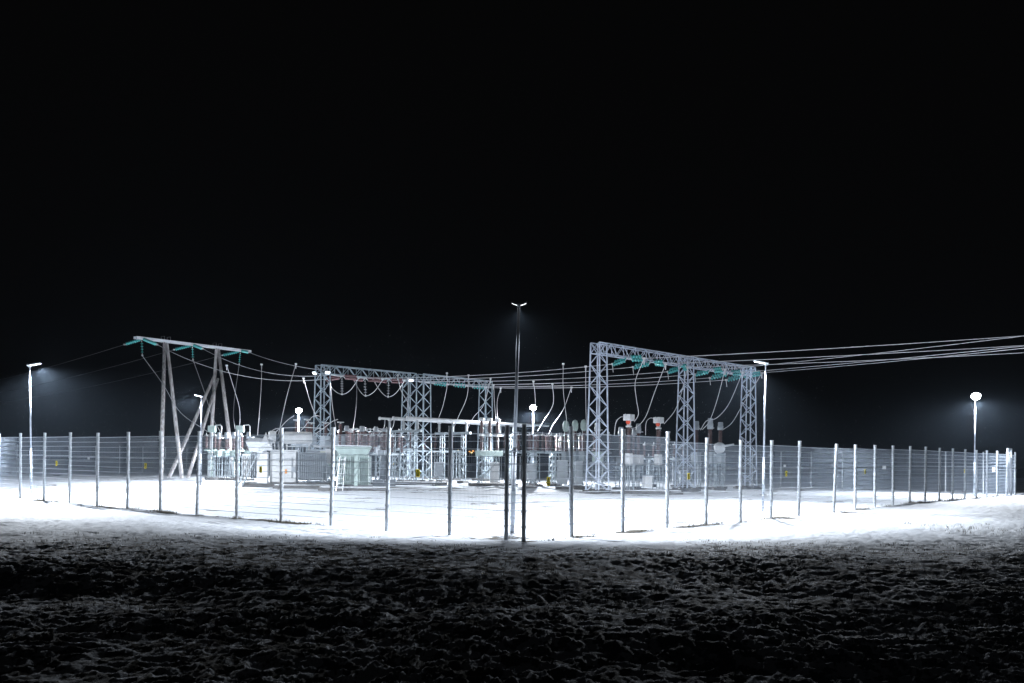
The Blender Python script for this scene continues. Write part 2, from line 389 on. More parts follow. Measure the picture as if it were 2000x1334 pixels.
# ------------------------------------------------------------ lamps
def lamp(px, Z, htop, face, label, lean=0, blend=.3, power=20000, tilt=12, half=76, cen=14, spill=250, bright=False, pale=True, pr=.044, basey=None):
    x = uv(px, 950)[0]*Z/1850; z0 = gz(x, Z); f = Vector((face[0], face[1], 0)).normalized(); a = math.atan2(f.y, f.x)
    root = empty('lamp_post', label, 'lamp post', (x, Z, z0), 0, 'lamp posts lighting the yard')
    H = htop-z0; top = Vector((lean, 0, H))
    m = MB(); mid = top*.36
    m.tube((0, 0, -.3), mid, pr*1.25, 12, pr*1.1); m.tube(mid-Vector((0, 0, .03)), mid+Vector((0, 0, .05)), pr*1.35, 12, pr*1.2)
    m.tube(mid, top, pr*.95, 12, pr*.72); m.build('pole', 'polegrey', root)
    MB().box((lean*.16+.0, -pr*1.25, H*.16), (.09, .03, .3)).build('hatch', 'steel', root)
    # arched luminaire with its lens underneath
    hd = empty_part('lamp_head', root, top, a, -R(tilt))
    sh = MB(); ln = MB(); W = .22 if (bright or not pale) else .13; Lh = .62
    def arch(mb, x0, x1, ws, th, zo):
        K = 8; b = len(mb.v)
        for i in range(K+1):
            y = -ws+2*ws*i/K; zc_ = zo+.065*(y/.22)**2
            for xx in (x0, x1):
                for zz_ in (0, th): mb.v.append((xx, y, zc_+zz_))
        for i in range(K):
            q = b+i*4; r_ = q+4
            for (u0, u1) in ((0, 2), (2, 3), (3, 1), (1, 0)): mb.f.append((q+u0, q+u1, r_+u1, r_+u0)); mb.sm.append(False)
        for q in (b, b+K*4): mb.f.append((q, q+1, q+3, q+2)); mb.sm.append(False)
    arch(sh, -.10, Lh-.10, W, .03, .02); sh.tube((0, 0, -.05), (0, 0, .05), pr*.9, 10)
    sh.build('housing', 'steel' if pale else 'housing', hd)
    arch(ln, .02, Lh-.14, W*.93, .012, .004); ln.build('lens', 'lensglare' if bright else 'lens', hd)
    if bright:
        MB().lathe((.22, 0, -.24), (.22, 0, .9), [(0, .06), (.05, .17), (.13, .25), (.22, .28), (.31, .25), (.39, .17), (.44, .06)], 14).build('glare_bowl', 'lensglare', hd)  # added bowl, sized to stand in for the lamp's glare
    hp = Vector((x, Z, z0))+top+f*(.56 if pale else .62)+Vector((0, 0, -.09 if not bright else -.36))
    def add(kind, nm, pw, size):
        ld = bpy.data.lights.new(nm, kind); ld.energy = pw*KW; ld.color = (.86, .92, 1.0); ld.shadow_soft_size = size
        lo = bpy.data.objects.new(nm, ld); C.objects.link(lo); lo.parent = root; lo.location = hp-Vector((x, Z, z0)); return ld, lo
    ld, lo = add('SPOT', 'lamp_beam', power, .09); ld.spot_size = R(2*half); ld.spot_blend = blend
    lo.rotation_euler = (Vector((f.x*math.sin(R(cen)), f.y*math.sin(R(cen)), -math.cos(R(cen))))).to_track_quat('-Z', 'Y').to_euler()
    if spill:
        l2, o2 = add('POINT', 'lamp_spill', spill, .1); o2.location = o2.location+f*.5-Vector((0, 0, .35))
    return root
def empty_part(name, parent, loc, rz, tilt):
    # the head itself is a mesh part: a small mounting bracket that carries housing and lens
    m = MB(); m.box((0, 0, 0), (.14, .08, .06)); o = m.build(name, 'steel', parent)
    o.location = loc; o.rotation_euler = (Matrix.Rotation(rz, 3, 'Z') @ Matrix.Rotation(tilt, 3, 'Y')).to_euler(); return o
lamp(62, 45.2, 6.35, (1, .25), 'lamp post at the far left edge behind the fence, pale head pointing right', lean=-.16, power=30000, half=83, cen=10, spill=300, blend=.5)
lamp(392, 67, 6.4, (-1, .1), 'lamp post in front of the wooden pylon, head pointing left', power=13000, pr=.06, spill=1800)
lamp(582, 85, 6.4, (.25, -1), 'glaring lamp post behind the white transformer, head facing the camera', power=19000, half=84, cen=7, spill=350, bright=True, pr=.07)
lamp(1040, 79, 6.55, (-.1, -1), 'glaring lamp post in the middle of the yard just right of the corner posts', power=20000, half=84, cen=7, spill=350, bright=True, pr=.07)
lamp(1001, 27.2, 6.5, (.02, 1), 'tallest looking lamp post inside the near corner of the fence, head seen from behind', lean=.13, power=11500, tilt=9, half=80, cen=38, spill=0, pale=False, blend=.55, pr=.058)
lamp(1490, 40, 6.25, (-1, .25), 'lamp post in front of the rightmost gantry leg, pale head pointing left', lean=.07, power=15000, half=84, cen=16, spill=300, blend=.5)
lamp(1903, 60, 6.45, (-.3, -1), 'glaring lamp post near the far right fence corner', power=15000, half=81, cen=12, spill=100, bright=True)

# ------------------------------------------------------------ lattice gantries
def lattice_box(mb, P0, P1, a0, a1, side, up, nb, rc, rb, chords=True):
    """square lattice mast from P0 to P1; a0, a1 half widths; side/up unit vectors across."""
    P0 = Vector(P0); P1 = Vector(P1)
    def cor(t, k):
        a = a0+(a1-a0)*t; s_ = ((-1, -1), (1, -1), (1, 1), (-1, 1))[k % 4]
        return P0+(P1-P0)*t+side*(a*s_[0])+up*(a*s_[1])
    for k in range(4): mb.tube(cor(0, k), cor(1, k), rc, 4, smooth=False)
    for i in range(nb):
        t0, t1 = i/nb, (i+1)/nb
        for k in range(4):
            if (i % 2) ^ (k % 2): mb.tube(cor(t0, k), cor(t1, k+1), rb, 4, cap=False, smooth=False)
            else: mb.tube(cor(t0, k+1), cor(t1, k), rb, 4, cap=False, smooth=False)
    return mb
UP = Vector((0, 0, 1))
def gantry(label, bases, H, m, a_base=.52, a_top=.36, beam_a=.33, name='lattice_gantry', ext=(0, 0)):
    p0 = Vector((bases[0][0], bases[0][1], 0)); p1 = Vector((bases[-1][0], bases[-1][1], 0)); ax = (p1-p0).normalized(); sd = Vector((-ax.y, ax.x, 0))
    root = empty(name, label, 'gantry', (p0.x, p0.y, gz(p0.x, p0.y)), 0, 'lattice steel gantries'); off = Vector(root.location)
    for b in bases:
        z0 = gz(*b); c = Vector((b[0], b[1], z0))-off
        mb = MB(); lattice_box(mb, c+UP*.12, Vector((c.x, c.y, H-off.z)), a_base, a_top, ax, sd, 14, .05, .028)
        mb.build('leg', m, root)
        fb = MB()
        for sx in (-1, 1):
            for sy in (-1, 1):
                q = c+ax*(sx*a_base)+sd*(sy*a_base); fb.tube((q.x, q.y, c.z-.3), (q.x, q.y, c.z+.2), .22, 10)
        fb.box((c.x, c.y, c.z+.02), (a_base*3.4, a_base*3.0, .16), math.atan2(ax.y, ax.x)); fb.build('footing', 'concrete', root)
    q0 = p0-off*1+ax*(-.36-ext[0]); q1 = p1-off*1+ax*(.36+ext[1]); q0.z = q1.z = H-off.z-beam_a
    L = (q1-q0).length; mb = MB()
    lattice_box(mb, q0, q1, beam_a, beam_a, sd, UP, int(L/.62), .045, .024)
    # vertical posts in the beam
    for i in range(0, int(L/1.25)+1):
        q = q0+ax*(i*1.25)
        for s_ in (-1, 1): mb.tube(q+sd*s_*beam_a-UP*beam_a, q+sd*s_*beam_a+UP*beam_a, .022, 4, cap=False, smooth=False)
    mb.build('beam', m, root)
    return root
GR = [(5.3, 58.7), (12.0, 65.6), (18.0, 72.3)]; HG = 9.45
gantry('tall pale lattice steel gantry with three legs right of the corner posts', GR, HG, 'lattice', .50, .35, .33)
GA = [(-14.9, 74.2), (-8.75, 80.2)]
gantry('grey lattice gantry left of centre carrying brown insulators under its beam', GA, HG, 'lattice2', .52, .40, .33)
GB = [(-7.55, 80.2), (-2.45, 86)]
gantry('grey lattice gantry behind the centre with teal insulators, ending left of the corner posts', GB, HG-.08, 'lattice2', .52, .40, .31)

# floodlights on the grey gantry
def flood(px, py, Z, face, label):
    p = P(px, py, Z); f = Vector(face).normalized()
    root = empty('floodlight', label, 'floodlight', p, math.atan2(f.y, f.x), 'floodlights on the grey gantries')
    MB().box((-.05, 0, 0), (.08, .42, .28)).build('housing', 'steel', root, .01)
    MB().box((-.004, 0, -.0), (.016, .36, .22)).build('lens', 'lens', root)
    MB().tube((-.08, -.22, 0), (-.28, 0, .1), .02, 5).tube((-.08, .22, 0), (-.28, 0, .1), .02, 5).build('bracket', 'steel', root)
    for ch in root.children: ch.rotation_euler = (0, R(35), 0)
    ld = bpy.data.lights.new('flood_beam', 'SPOT'); ld.energy = 500*KW; ld.spot_size = R(130); ld.spot_blend = .4; ld.color = (.88, .93, 1); ld.shadow_soft_size = .12
    lo = bpy.data.objects.new('flood_beam', ld); C.objects.link(lo); lo.parent = root; lo.location = (.25, 0, -.12); lo.rotation_euler = (0, R(-50), 0)
flood(614, 729, 73.4, (-.6, -.8, 0), 'floodlight on the outer left side of the left grey gantry leg')
flood(640, 728, 73.6, (.5, -.9, 0), 'floodlight on the right side of the left grey gantry leg')
flood(803, 743, 79.0, (.3, -.95, 0), 'floodlight on the twin grey gantry legs in the middle')

# ------------------------------------------------------------ wooden pylon
def pylon():
    A = P(267, 663, 82); B = P(485, 688, 91.5); A.z = B.z = 12.45
    z0 = gz(-30, 86); root = empty('wooden_pylon', 'weathered wooden H-frame power pylon with crossed braces at the left', 'pylon', (A.x+5, A.y+4, z0)); o = Vector(root.location)
    ax = (B-A).normalized(); sd = Vector((-ax.y, ax.x, 0))
    mb = MB()
    for s_ in (-.17, .17): mb.tube(A+sd*s_-o-ax*.15, B+sd*s_-o+ax*.15, .15, 4, smooth=False)
    mb.build('crossarm', 'snowcap', root)
    def foot(px, py, t): 
        u, v = uv(px, py); Z = 1.8*1850/v*t; x = u*Z/1850; return Vector((x, Z, gz(x, Z)-.3))
    tA = A+(B-A)*.24; tB = A+(B-A)*.70
    f1 = foot(314, 938, 1.0); f2 = foot(356, 936, 1.0); f3 = foot(327, 935, 1.0); f4 = foot(365, 936, 1.0); f5 = foot(408, 934, 1.0); f6 = foot(459, 936, 1.0)
    def pole(f, t, r=.172, nm='pole'):
        MB().tube(f-o, t-o, r*1.08, 12, r*.8).build(nm, 'wood', root)
    pole(f1, tA-UP*.1-ax*.12); pole(f2, tA-UP*.2+ax*.12); pole(f5, tB-UP*.1-ax*.1); pole(f6, tB-UP*.15+ax*.12)
    pole(f3, tB-UP*2.6-ax*.25, .165, 'brace_pole'); pole(f4, tB-UP*2.9+ax*.1, .15, 'brace_pole')
    h = MB()
    for t in (tA, tB):
        for s_ in (-.3, .3):
            q = t-o+ax*s_; pts = [q-sd*.25+UP*-.2, q-sd*.25+UP*.4, q+sd*.25+UP*.4, q+sd*.25-UP*.2]; h.path(pts, .025)
    h.build('clamp', 'darkcable', root)
    return A, B, ax, sd
PA, PB, pax, psd = pylon()

# ------------------------------------------------------------ insulator strings and conductors
def string(p0, p1, label, m='teal', double=False, r=.13, pitch=.22, group='teal glass insulator strings'):
    p0 = Vector(p0); p1 = Vector(p1); d = p1-p0; L = d.length; d.normalize()
    root = empty('insulator_string', label, 'insulator', p0, 0, group)
    sd = d.cross(UP)
    if sd.length < .1: sd = Vector((1, 0, 0))
    sd.normalize(); offs = (-1, 1) if double else (0,)
    sv = (sd*.07+UP*.10) if double else sd
    l0, l1 = .15, L-.15; n = max(4, int((l1-l0)/pitch)); h = (l1-l0)/n
    for s_ in offs:
        pr = []
        for i in range(n): 
            t = l0+i*h; pr += [(t, .022), (t+h*.34, .03), (t+h*.38, r*.8), (t+h*.48, r), (t+h*.56, r*.95), (t+h*.60, .022)]
        MB().lathe(sv*s_, sv*s_+d, pr, 10).build('disc_stack', m, root)
    f = MB(); f2 = MB()
    f.tube((0, 0, 0), d*l0, .03, 6); f2.tube(d*(l1-.02), d*L, .03, 6)
    if double:
        f.tube(sv*-1.2+d*l0*.8, sv*1.2+d*l0*.8, .025, 5)
    if double: f2.tube(sv*-1.2+d*l1, sv*1.2+d*l1, .025, 5)
    f2.box(tuple(d*L), (.12, .12, .12)); f.build('end_fitting', 'alu', root); f2.build('end_fitting', 'alu', root)
    return root
def conductor(pts, label, r=.022, name='overhead_conductor', m='cable', cat='power line', group=None, clamp=None):
    o = Vector(pts[0]); root = MB().path([Vector(p)-o for p in pts], r, 5)
    if clamp:
        root2 = empty(name, label, cat, o, 0, group)
        root.build('cable', m, root2)
        c = MB()
        for q in clamp:
            q = Vector(q)-o; c.box(q, (.16, .16, .12)); c.tube(q, q-UP*.38, .05, 6, .03)
        c.build('clamp', 'alu', root2); return root2
    ob = root.build(name, m); ob.location = o; return tag(ob, label, cat, group)
def sag(a, b, s, n=24):
    a = Vector(a); b = Vector(b); return [a+(b-a)*(i/n)-UP*(4*s*(i/n)*(1-i/n)) for i in range(n+1)]
def spline(ps, n=10):
    ps = [Vector(p) for p in ps]; q = [ps[0]*2-ps[1]]+ps+[ps[-1]*2-ps[-2]]; out = []
    for i in range(1, len(q)-2):
        for k in range(n):
            t = k/n; a, b, c, d = q[i-1], q[i], q[i+1], q[i+2]
            out.append(.5*((2*b)+(c-a)*t+(2*a-5*b+4*c-d)*t*t+(3*b-a-3*c+d)*t**3))
    out.append(ps[-1]); return out
def on_beam(bases, k, H):
    a = Vector((*bases[0], H)); b = Vector((*bases[1], H)); return a+(b-a)*k
def zat(px, py, O, d):        # depth at which the vertical plane through O along d is met by pixel column px
    k = uv(px, py)[0]/1850; t = (k*O[1]-O[0])/(d[0]-k*d[1]); return O[1]+d[1]*t

FWD = -D2                      # towards the right front
def gl_point(px, py, bases):   # point of a gantry plane seen at that pixel
    O = bases[0]; d = Vector((*bases[-1], 0))-Vector((*bases[0], 0)); d.normalize()
    Z = zat(px, py, O, d); return P(px, py, Z)
TEAL = 'teal glass insulator strings'
# right gantry: beam ends (px,py), left string ends, right string ends, line pixel at x=2000
ordR = ['first', 'second', 'third', 'fourth', 'fifth', 'sixth']
rb = [(1226, 698), (1272, 706), (1330, 716), (1388, 722), (1424, 727), (1462, 730)]
leftend = [(1196, 711), (1236, 717), (1304, 726), (1357, 731), (1386, 738), (1418, 742)]
rightend = [(1258, 700), (1299, 710), (1342, 717), (1413, 721), (1450, 727), (1489, 728)]
out2000 = [652, 671, 685.5, 652.8, 672.6, 677]
leftlines = []; rightends = []
for i in range(6):
    b = gl_point(rb[i][0], rb[i][1]+2, GR)
    zl = b.y+1.25; zr = b.y-1.1
    e1 = P(*leftend[i], zl); e2 = P(*rightend[i], zr)
    side = 'between the first and second leg' if i < 3 else 'between the second and third leg'
    string(b, e1, f'double teal insulator string pulling left under the pale gantry beam, {ordR[i]} from the left', double=True)
    string(b+Vector((.12, 0, 0)), e2, f'double teal insulator string pulling right under the pale gantry beam, {ordR[i]} from the left', double=True)
    MB_ = MB().tube((0, 0, 0), (.05, -.1, -.55), .028, 5); t_ = MB_.build('arcing_horn', 'alu'); t_.location = e1
    tag(t_, f'short metal arcing rod hanging from the left insulator string end, {ordR[i]} from the left', 'arcing horn', 'arcing rods under the pale gantry')
    # line away to the right front
    k = .5405; s_ = (k*e2.y-e2.x)/(FWD.x-k*FWD.y); Zo = e2.y+FWD.y*s_; q = P(2000, out2000[i], Zo); q2 = e2+(q-e2)*1.35; q2.z = q.z+(q.z-e2.z)*.35
    conductor(sag(e2, q2, .12, 30), f'overhead line leaving the pale gantry to the right, {ordR[i]} from the left at the beam', group='lines leaving to the right')
    leftlines.append(e1); rightends.append(e2)
# lines from the right gantry back to the grey gantries
gtA = [(701, 738), (748, 740), (793, 741)]; gtB = [(875, 750), (913, 754), (950, 757)]
ends = [(700.5, 738, 77.0), (745, 741, 79.2), (787, 744, 81.0), (875, 751, 81.8), (913, 754, 83.3), (950, 757, 84.8)]
ordn = ['lowest left', 'second', 'third']
for i in range(3):
    q = P(*ends[i]); conductor(sag(leftlines[i], q, .28, 36), f'{ordR[i]} overhead line from the pale gantry to the brown insulators of the grey gantry', group='lines between the gantries')
    q = P(*ends[i+3]); conductor(sag(leftlines[i+3], q, .25, 36), f'{ordR[i]} overhead line from the pale gantry to the teal insulators of the grey gantry', group='lines between the gantries')
# brown strings under the left grey gantry
BR = 'brown insulator strings under the left grey gantry'
bx = [(668, 736), (713, 741), (759, 744)]
le = [(636, 741), (690, 739.5), (729, 742)]; re_ = [(701, 738), (748, 741), (790, 744)]
hg = [(668, 770), (714, 773), (758, 775)]
for i in range(3):
    b = gl_point(*bx[i], GA); nm = ordR[i]
    string(b, P(*le[i], b.y+1.1), f'brown tension insulator string pulling left, {nm} phase of the left grey gantry', 'brownglass', True, .11, .15, BR)
    string(b+Vector((.1, 0, 0)), P(*re_[i], b.y-1.1), f'brown tension insulator string pulling right, {nm} phase of the left grey gantry', 'brownglass', True, .11, .15, BR)
    string(b-UP*.1, P(*hg[i], b.y), f'{nm} grey insulator string hanging straight down with a jumper loop, left grey gantry', 'greyglass', False, .14, .19, 'hanging grey insulator strings')
    a, c, e = P(*le[i], b.y+1.1), P(*hg[i], b.y), P(*re_[i], b.y-1.1)
    conductor(spline([a, a+(c-a)*.5-UP*.25, c, c+(e-c)*.5-UP*.32, e]), f'drooping jumper loop under the {nm} hanging grey insulator string', .026, 'jumper_cable', 'alu', 'jumper cable', 'jumper loops under the left grey gantry')
bt = [(845, 747), (884, 751), (921, 755)]
for i in range(3):
    b = gl_point(*bt[i], GB)
    string(b, P(*ends[i+3]), f'teal insulator string under the beam of the rear grey gantry, {ordR[i]} from the left', double=True, r=.12)
# bright tubes under the grey beams
for (x0, y0, x1, y1, gb, lb_) in ((642, 731, 672, 735, GA, 'left end of the left grey gantry'), (818, 745, 852, 749, GB, 'left end of the rear grey gantry'), (703, 737, 718, 738.5, GA, 'middle of the left grey gantry')):
    a = gl_point(x0, y0, gb); b = gl_point(x1, y1, gb); o = MB().tube((0, 0, 0), b-a, .07, 8).build('cross_tube', 'alu'); o.location = a
    tag(o, 'bright metal tube under the beam at the '+lb_, 'tube')
# pylon strings
ph = [(.04, (243, 673), (307, 673), (278, 694)), (.47, (340, 683), (396, 681), (377, 703)), (.92, (434, 694), (486, 688), (467, 712))]
gin = [(634, 741, 75.6), (690, 740, 78.5), (729, 743, 80)]
tgt = [(595, 739, 73), (616, 731, 73.5), (616, 718, 74)]
pos_ = ['left end', 'middle', 'right end']
pyl_ends = []
for i, (t, l, r_, dn) in enumerate(ph):
    b = PA+(PB-PA)*t-UP*.05
    e1 = P(*l, b.y+.8); e2 = P(*r_, b.y-1.2); e3 = P(*dn, b.y)
    string(b-UP*.02, e1, f'teal insulator string pulling away to the left at the {pos_[i]} of the pylon crossarm', r=.15)
    string(b+Vector((.1, -.1, 0)), e2, f'teal insulator string pulling to the right at the {pos_[i]} of the pylon crossarm', r=.15)
    string(b-UP*.15, e3, f'teal insulator string hanging down from the {pos_[i]} of the pylon crossarm', r=.13)
    q = e1+D2*90+Vector((0, 0, -1.0)); q = Vector((q.x, q.y, 9.5)); conductor(sag(e1, q, 1.2, 30), f'thin dark line leaving the {pos_[i]} of the pylon towards the left edge', .014, m='darkcable', group='lines leaving the pylon to the left')
    pyl_ends.append((e1, e2, e3))
# pylon -> grey gantry
conductor(sag(pyl_ends[2][1], P(640, 724, 74.5), .25), 'overhead line from the right end of the pylon crossarm to the grey gantry, uppermost', group='lines from the pylon to the grey gantry')
conductor(sag(pyl_ends[1][1], P(640, 733, 74.4), .85), 'overhead line from the middle of the pylon crossarm to the grey gantry', group='lines from the pylon to the grey gantry')
conductor(sag(pyl_ends[0][1], P(640, 740, 74.3), 1.15), 'overhead line from the left end of the pylon crossarm to the grey gantry, lowest', group='lines from the pylon to the grey gantry')

# droppers: (pixels..., depth start, depth end, label, clamp)
DG = 'drop cables between lines and equipment'
drops = [
 ([(443, 714), (458, 762), (468, 800), (468, 840)], 77, 79, 'drop cable nearest the pylon, curving down to the left breakers', 1),
 ([(467, 714), (459, 770), (456, 810), (459, 838)], 90, 81, 'thin drop cable hanging from the right end insulator of the pylon', 0),
 ([(278, 695), (318, 750), (352, 805), (405, 843)], 83, 81, 'long slack cable from the left end insulator of the pylon to the left breakers', 0),
 ([(377, 703), (398, 762), (415, 815), (430, 843)], 87, 81, 'thin slack cable from the middle insulator of the pylon', 0),
 ([(511, 712), (510, 760), (503, 850)], 76, 73, 'straight drop cable left of the glaring left lamp', 1),
 ([(578, 711), (560, 775), (544, 848)], 75, 72, 'slanting drop cable just left of the glaring left lamp', 1),
 ([(593, 739), (606, 785), (618, 815)], 73.5, 72, 'drop cable just right of the glaring left lamp', 1),
 ([(645, 738), (649, 790), (657, 842)], 74, 70, 'drop cable just right of the left grey gantry leg', 0),
 ([(697, 740), (696, 790), (689, 845)], 77, 72, 'drop cable hanging in the middle of the left grey gantry', 0),
 ([(777, 733), (783, 762), (796, 785), (802, 812)], 77, 76, 'drop cable left of the twin gantry legs reaching the white busbar', 1),
 ([(797, 740), (797, 775), (794, 815)], 78, 76, 'drop cable in front of the twin gantry legs', 1),
 ([(873, 729), (873, 755), (866, 790), (857, 816)], 76, 78, 'drop cable under the left of the rear teal insulators', 1),
 ([(915, 733), (912, 775), (895, 815), (885, 838)], 77, 79, 'drop cable under the middle of the rear teal insulators', 1),
 ([(958, 740), (945, 790), (925, 815), (912, 840)], 77, 80, 'drop cable beside the last leg of the rear gantry', 1),
 ([(964, 752), (966, 790), (969, 822)], 76, 76, 'short drop cable just right of the rear gantry leg', 1),
 ([(978, 758), (971, 785), (972, 822)], 76, 76, 'short drop cable left of the corner lamp post', 1),
 ([(1042, 745), (1045, 770), (1046, 795)], 72, 76, 'drop cable in front of the glaring centre lamp', 1),
 ([(1079, 750), (1080, 790), (1060, 825), (1050, 842)], 72, 78, 'bent drop cable right of the glaring centre lamp', 1),
 ([(1116, 757), (1100, 800), (1080, 830), (1072, 848)], 72, 78, 'bent drop cable reaching the row of brown insulators', 1),
 ([(1100, 711), (1100, 760), (1106, 815), (1108, 838)], 65, 69, 'long drop cable above the round instrument heads', 1),
 ([(1144, 716), (1144, 780), (1146, 852)], 63, 66, 'straight drop cable left of the first pale gantry leg', 1),
 ([(1258, 700), (1241, 745), (1243, 780), (1247, 808), (1239, 824)], 57.5, 60, 'snaking drop cable ending at the left white transformer head', 1),
 ([(1300, 711), (1279, 765), (1262, 812), (1246, 832), (1230, 838)], 60.5, 63, 'slanting drop cable ending at the grey cylinder behind the left white head', 1),
 ([(1343, 718), (1330, 770), (1318, 802), (1297, 828)], 63, 63.5, 'drop cable behind the middle gantry leg ending at the right white head', 1),
 ([(1416, 722), (1401, 780), (1386, 822), (1372, 839)], 66, 69, 'drop cable ending at the left of the three dark columns', 1),
 ([(1450, 728), (1424, 788), (1400, 816), (1380, 822), (1368, 840)], 68, 69, 'drop cable with a loop above the three dark columns', 1),
 ([(1488, 729), (1452, 788), (1430, 825), (1411, 840)], 70, 71, 'drop cable crossing the rightmost gantry leg', 1),
 ([(1200, 850), (1203, 825), (1212, 815), (1218, 814)], 61, 60, 'short looped cable at the left white transformer head', 0),
 ([(1261, 850), (1262, 826), (1269, 817), (1277, 817)], 64, 63.5, 'short looped cable at the right white transformer head', 0),
 ([(525, 850), (533, 840), (550, 836), (600, 835), (640, 838)], 70, 72, 'long arched cable over the white transformer', 0),
 ([(532, 848), (545, 838), (560, 822), (574, 812)], 70, 73, 'arched cable rising from the white transformer to the tall bushing', 0),
 ([(584, 845), (596, 832), (608, 816), (617, 812), (625, 813)], 72, 72, 'arched cable between brown bushings beside the left grey gantry leg', 0),
 ([(612, 850), (630, 838), (648, 824), (660, 819)], 72, 71, 'arched cable reaching the separate brown bushing', 0),
 ([(752, 818), (750, 835), (738, 850)], 70, 71, 'short bent cable at the left end of the white busbar', 0),
 ([(770, 818), (768, 832), (760, 846)], 69, 70, 'second short bent cable at the white busbar', 0),
]
for ps, za, zb, lab, cl in drops:
    n = len(ps); pts = [P(x, y, za+(zb-za)*i/(n-1)) for i, (x, y) in enumerate(ps)]
    conductor(spline(pts), lab, .024, 'drop_cable', 'cable', 'cable', DG, clamp=[pts[0]] if cl else None)

# ------------------------------------------------------------ busbars on their frames
phs = [((743, 817), 74.5), ((770, 815.5), 73.5), ((797, 814), 72.5)]
for i, (pp, Z) in enumerate(phs):
    a = P(*pp, Z); a.z = 5.35; b = a+D1*17.5
    root = empty('busbar', f'white tubular busbar, {["rear", "middle", "front"][i]} one of the three parallel tubes', 'busbar', a, 0, 'white tubular busbars')
    MB().tube((0, 0, 0), b-a, .09, 10).build('tube', 'white', root)
    MB().lathe((0, 0, 0), -D1, [(0, .09), (.02, .13), (.12, .13), (.16, .06)], 10).build('end_cap', 'alu', root)
    phs[i] = a
for j, (t, lb_) in enumerate(((1.0, 'left end of the white busbars'), (6.6, 'middle of the white busbars'), (12.6, 'right end of the busbars, by the corner posts'))):
    c = [a+D1*t for a in phs]; g0 = gz(c[1].x, c[1].y)
    root = empty('busbar_stand', 'steel stand with grey insulators under the '+lb_, 'support stand', (c[1].x, c[1].y, g0), 0, 'stands under the busbars'); o = Vector(root.location)
    m = MB(); dd = (c[2]-c[0]).normalized(); dd.z = 0
    m.tube(c[0]-o-dd*.45-UP*1.0, c[2]-o+dd*.45-UP*1.0, .13, 4, smooth=False)
    m.build('cross_beam', 'steel', root)
    for s_ in (-1, 1):
        q = (c[1]-o)+dd*(s_*1.2); lm = MB(); lattice_box(lm, (q.x, q.y, .1), (q.x, q.y, c[1].z-o.z-1.1), .16, .13, dd, D1, 9, .03, .015); lm.build('leg', 'steel', root)
        MB().box((q.x, q.y, .05), (.7, .7, .35), A1).build('footing', 'concrete', root)
    for q in c:
        q = q-o; mm = MB().sheds(q.x, q.y, q.z-.88, q.z-.16, .13, 12); mm.build('post_insulator', 'greyporc', root)
        MB().box((q.x, q.y, q.z-.13), (.22, .22, .08), A1).build('clamp', 'alu', root)

# ------------------------------------------------------------ switchyard equipment
def gpos(px, Z, py=950): x = uv(px, py)[0]*Z/1850; return x, Z
def stand(root, h, wx=.5, wy=.5, x=0, y=0, m='steel', foot=True, rungs=4, name='support_frame'):
    s_ = MB()
    for a in (-1, 1):
        for b in (-1, 1): s_.tube((x+a*wx/2, y+b*wy/2, .08), (x+a*wx/2*.9, y+b*wy/2*.9, h), .035, 4, smooth=False)
    for i in range(rungs):
        z = .3+(h-.35)*i/(rungs-1)
        for a in (-1, 1):
            s_.tube((x+a*wx/2, y-wy/2, z), (x+a*wx/2, y+wy/2, z), .02, 4, smooth=False); s_.tube((x-wx/2, y+a*wy/2, z), (x+wx/2, y+a*wy/2, z), .02, 4, smooth=False)
    s_.box((x, y, h), (wx*1.25, wy*1.25, .08)); s_.build(name, m, root)
    if foot: MB().box((x, y, .03), (wx*1.7, wy*1.7, .3)).build('footing', 'concrete', root, .02)
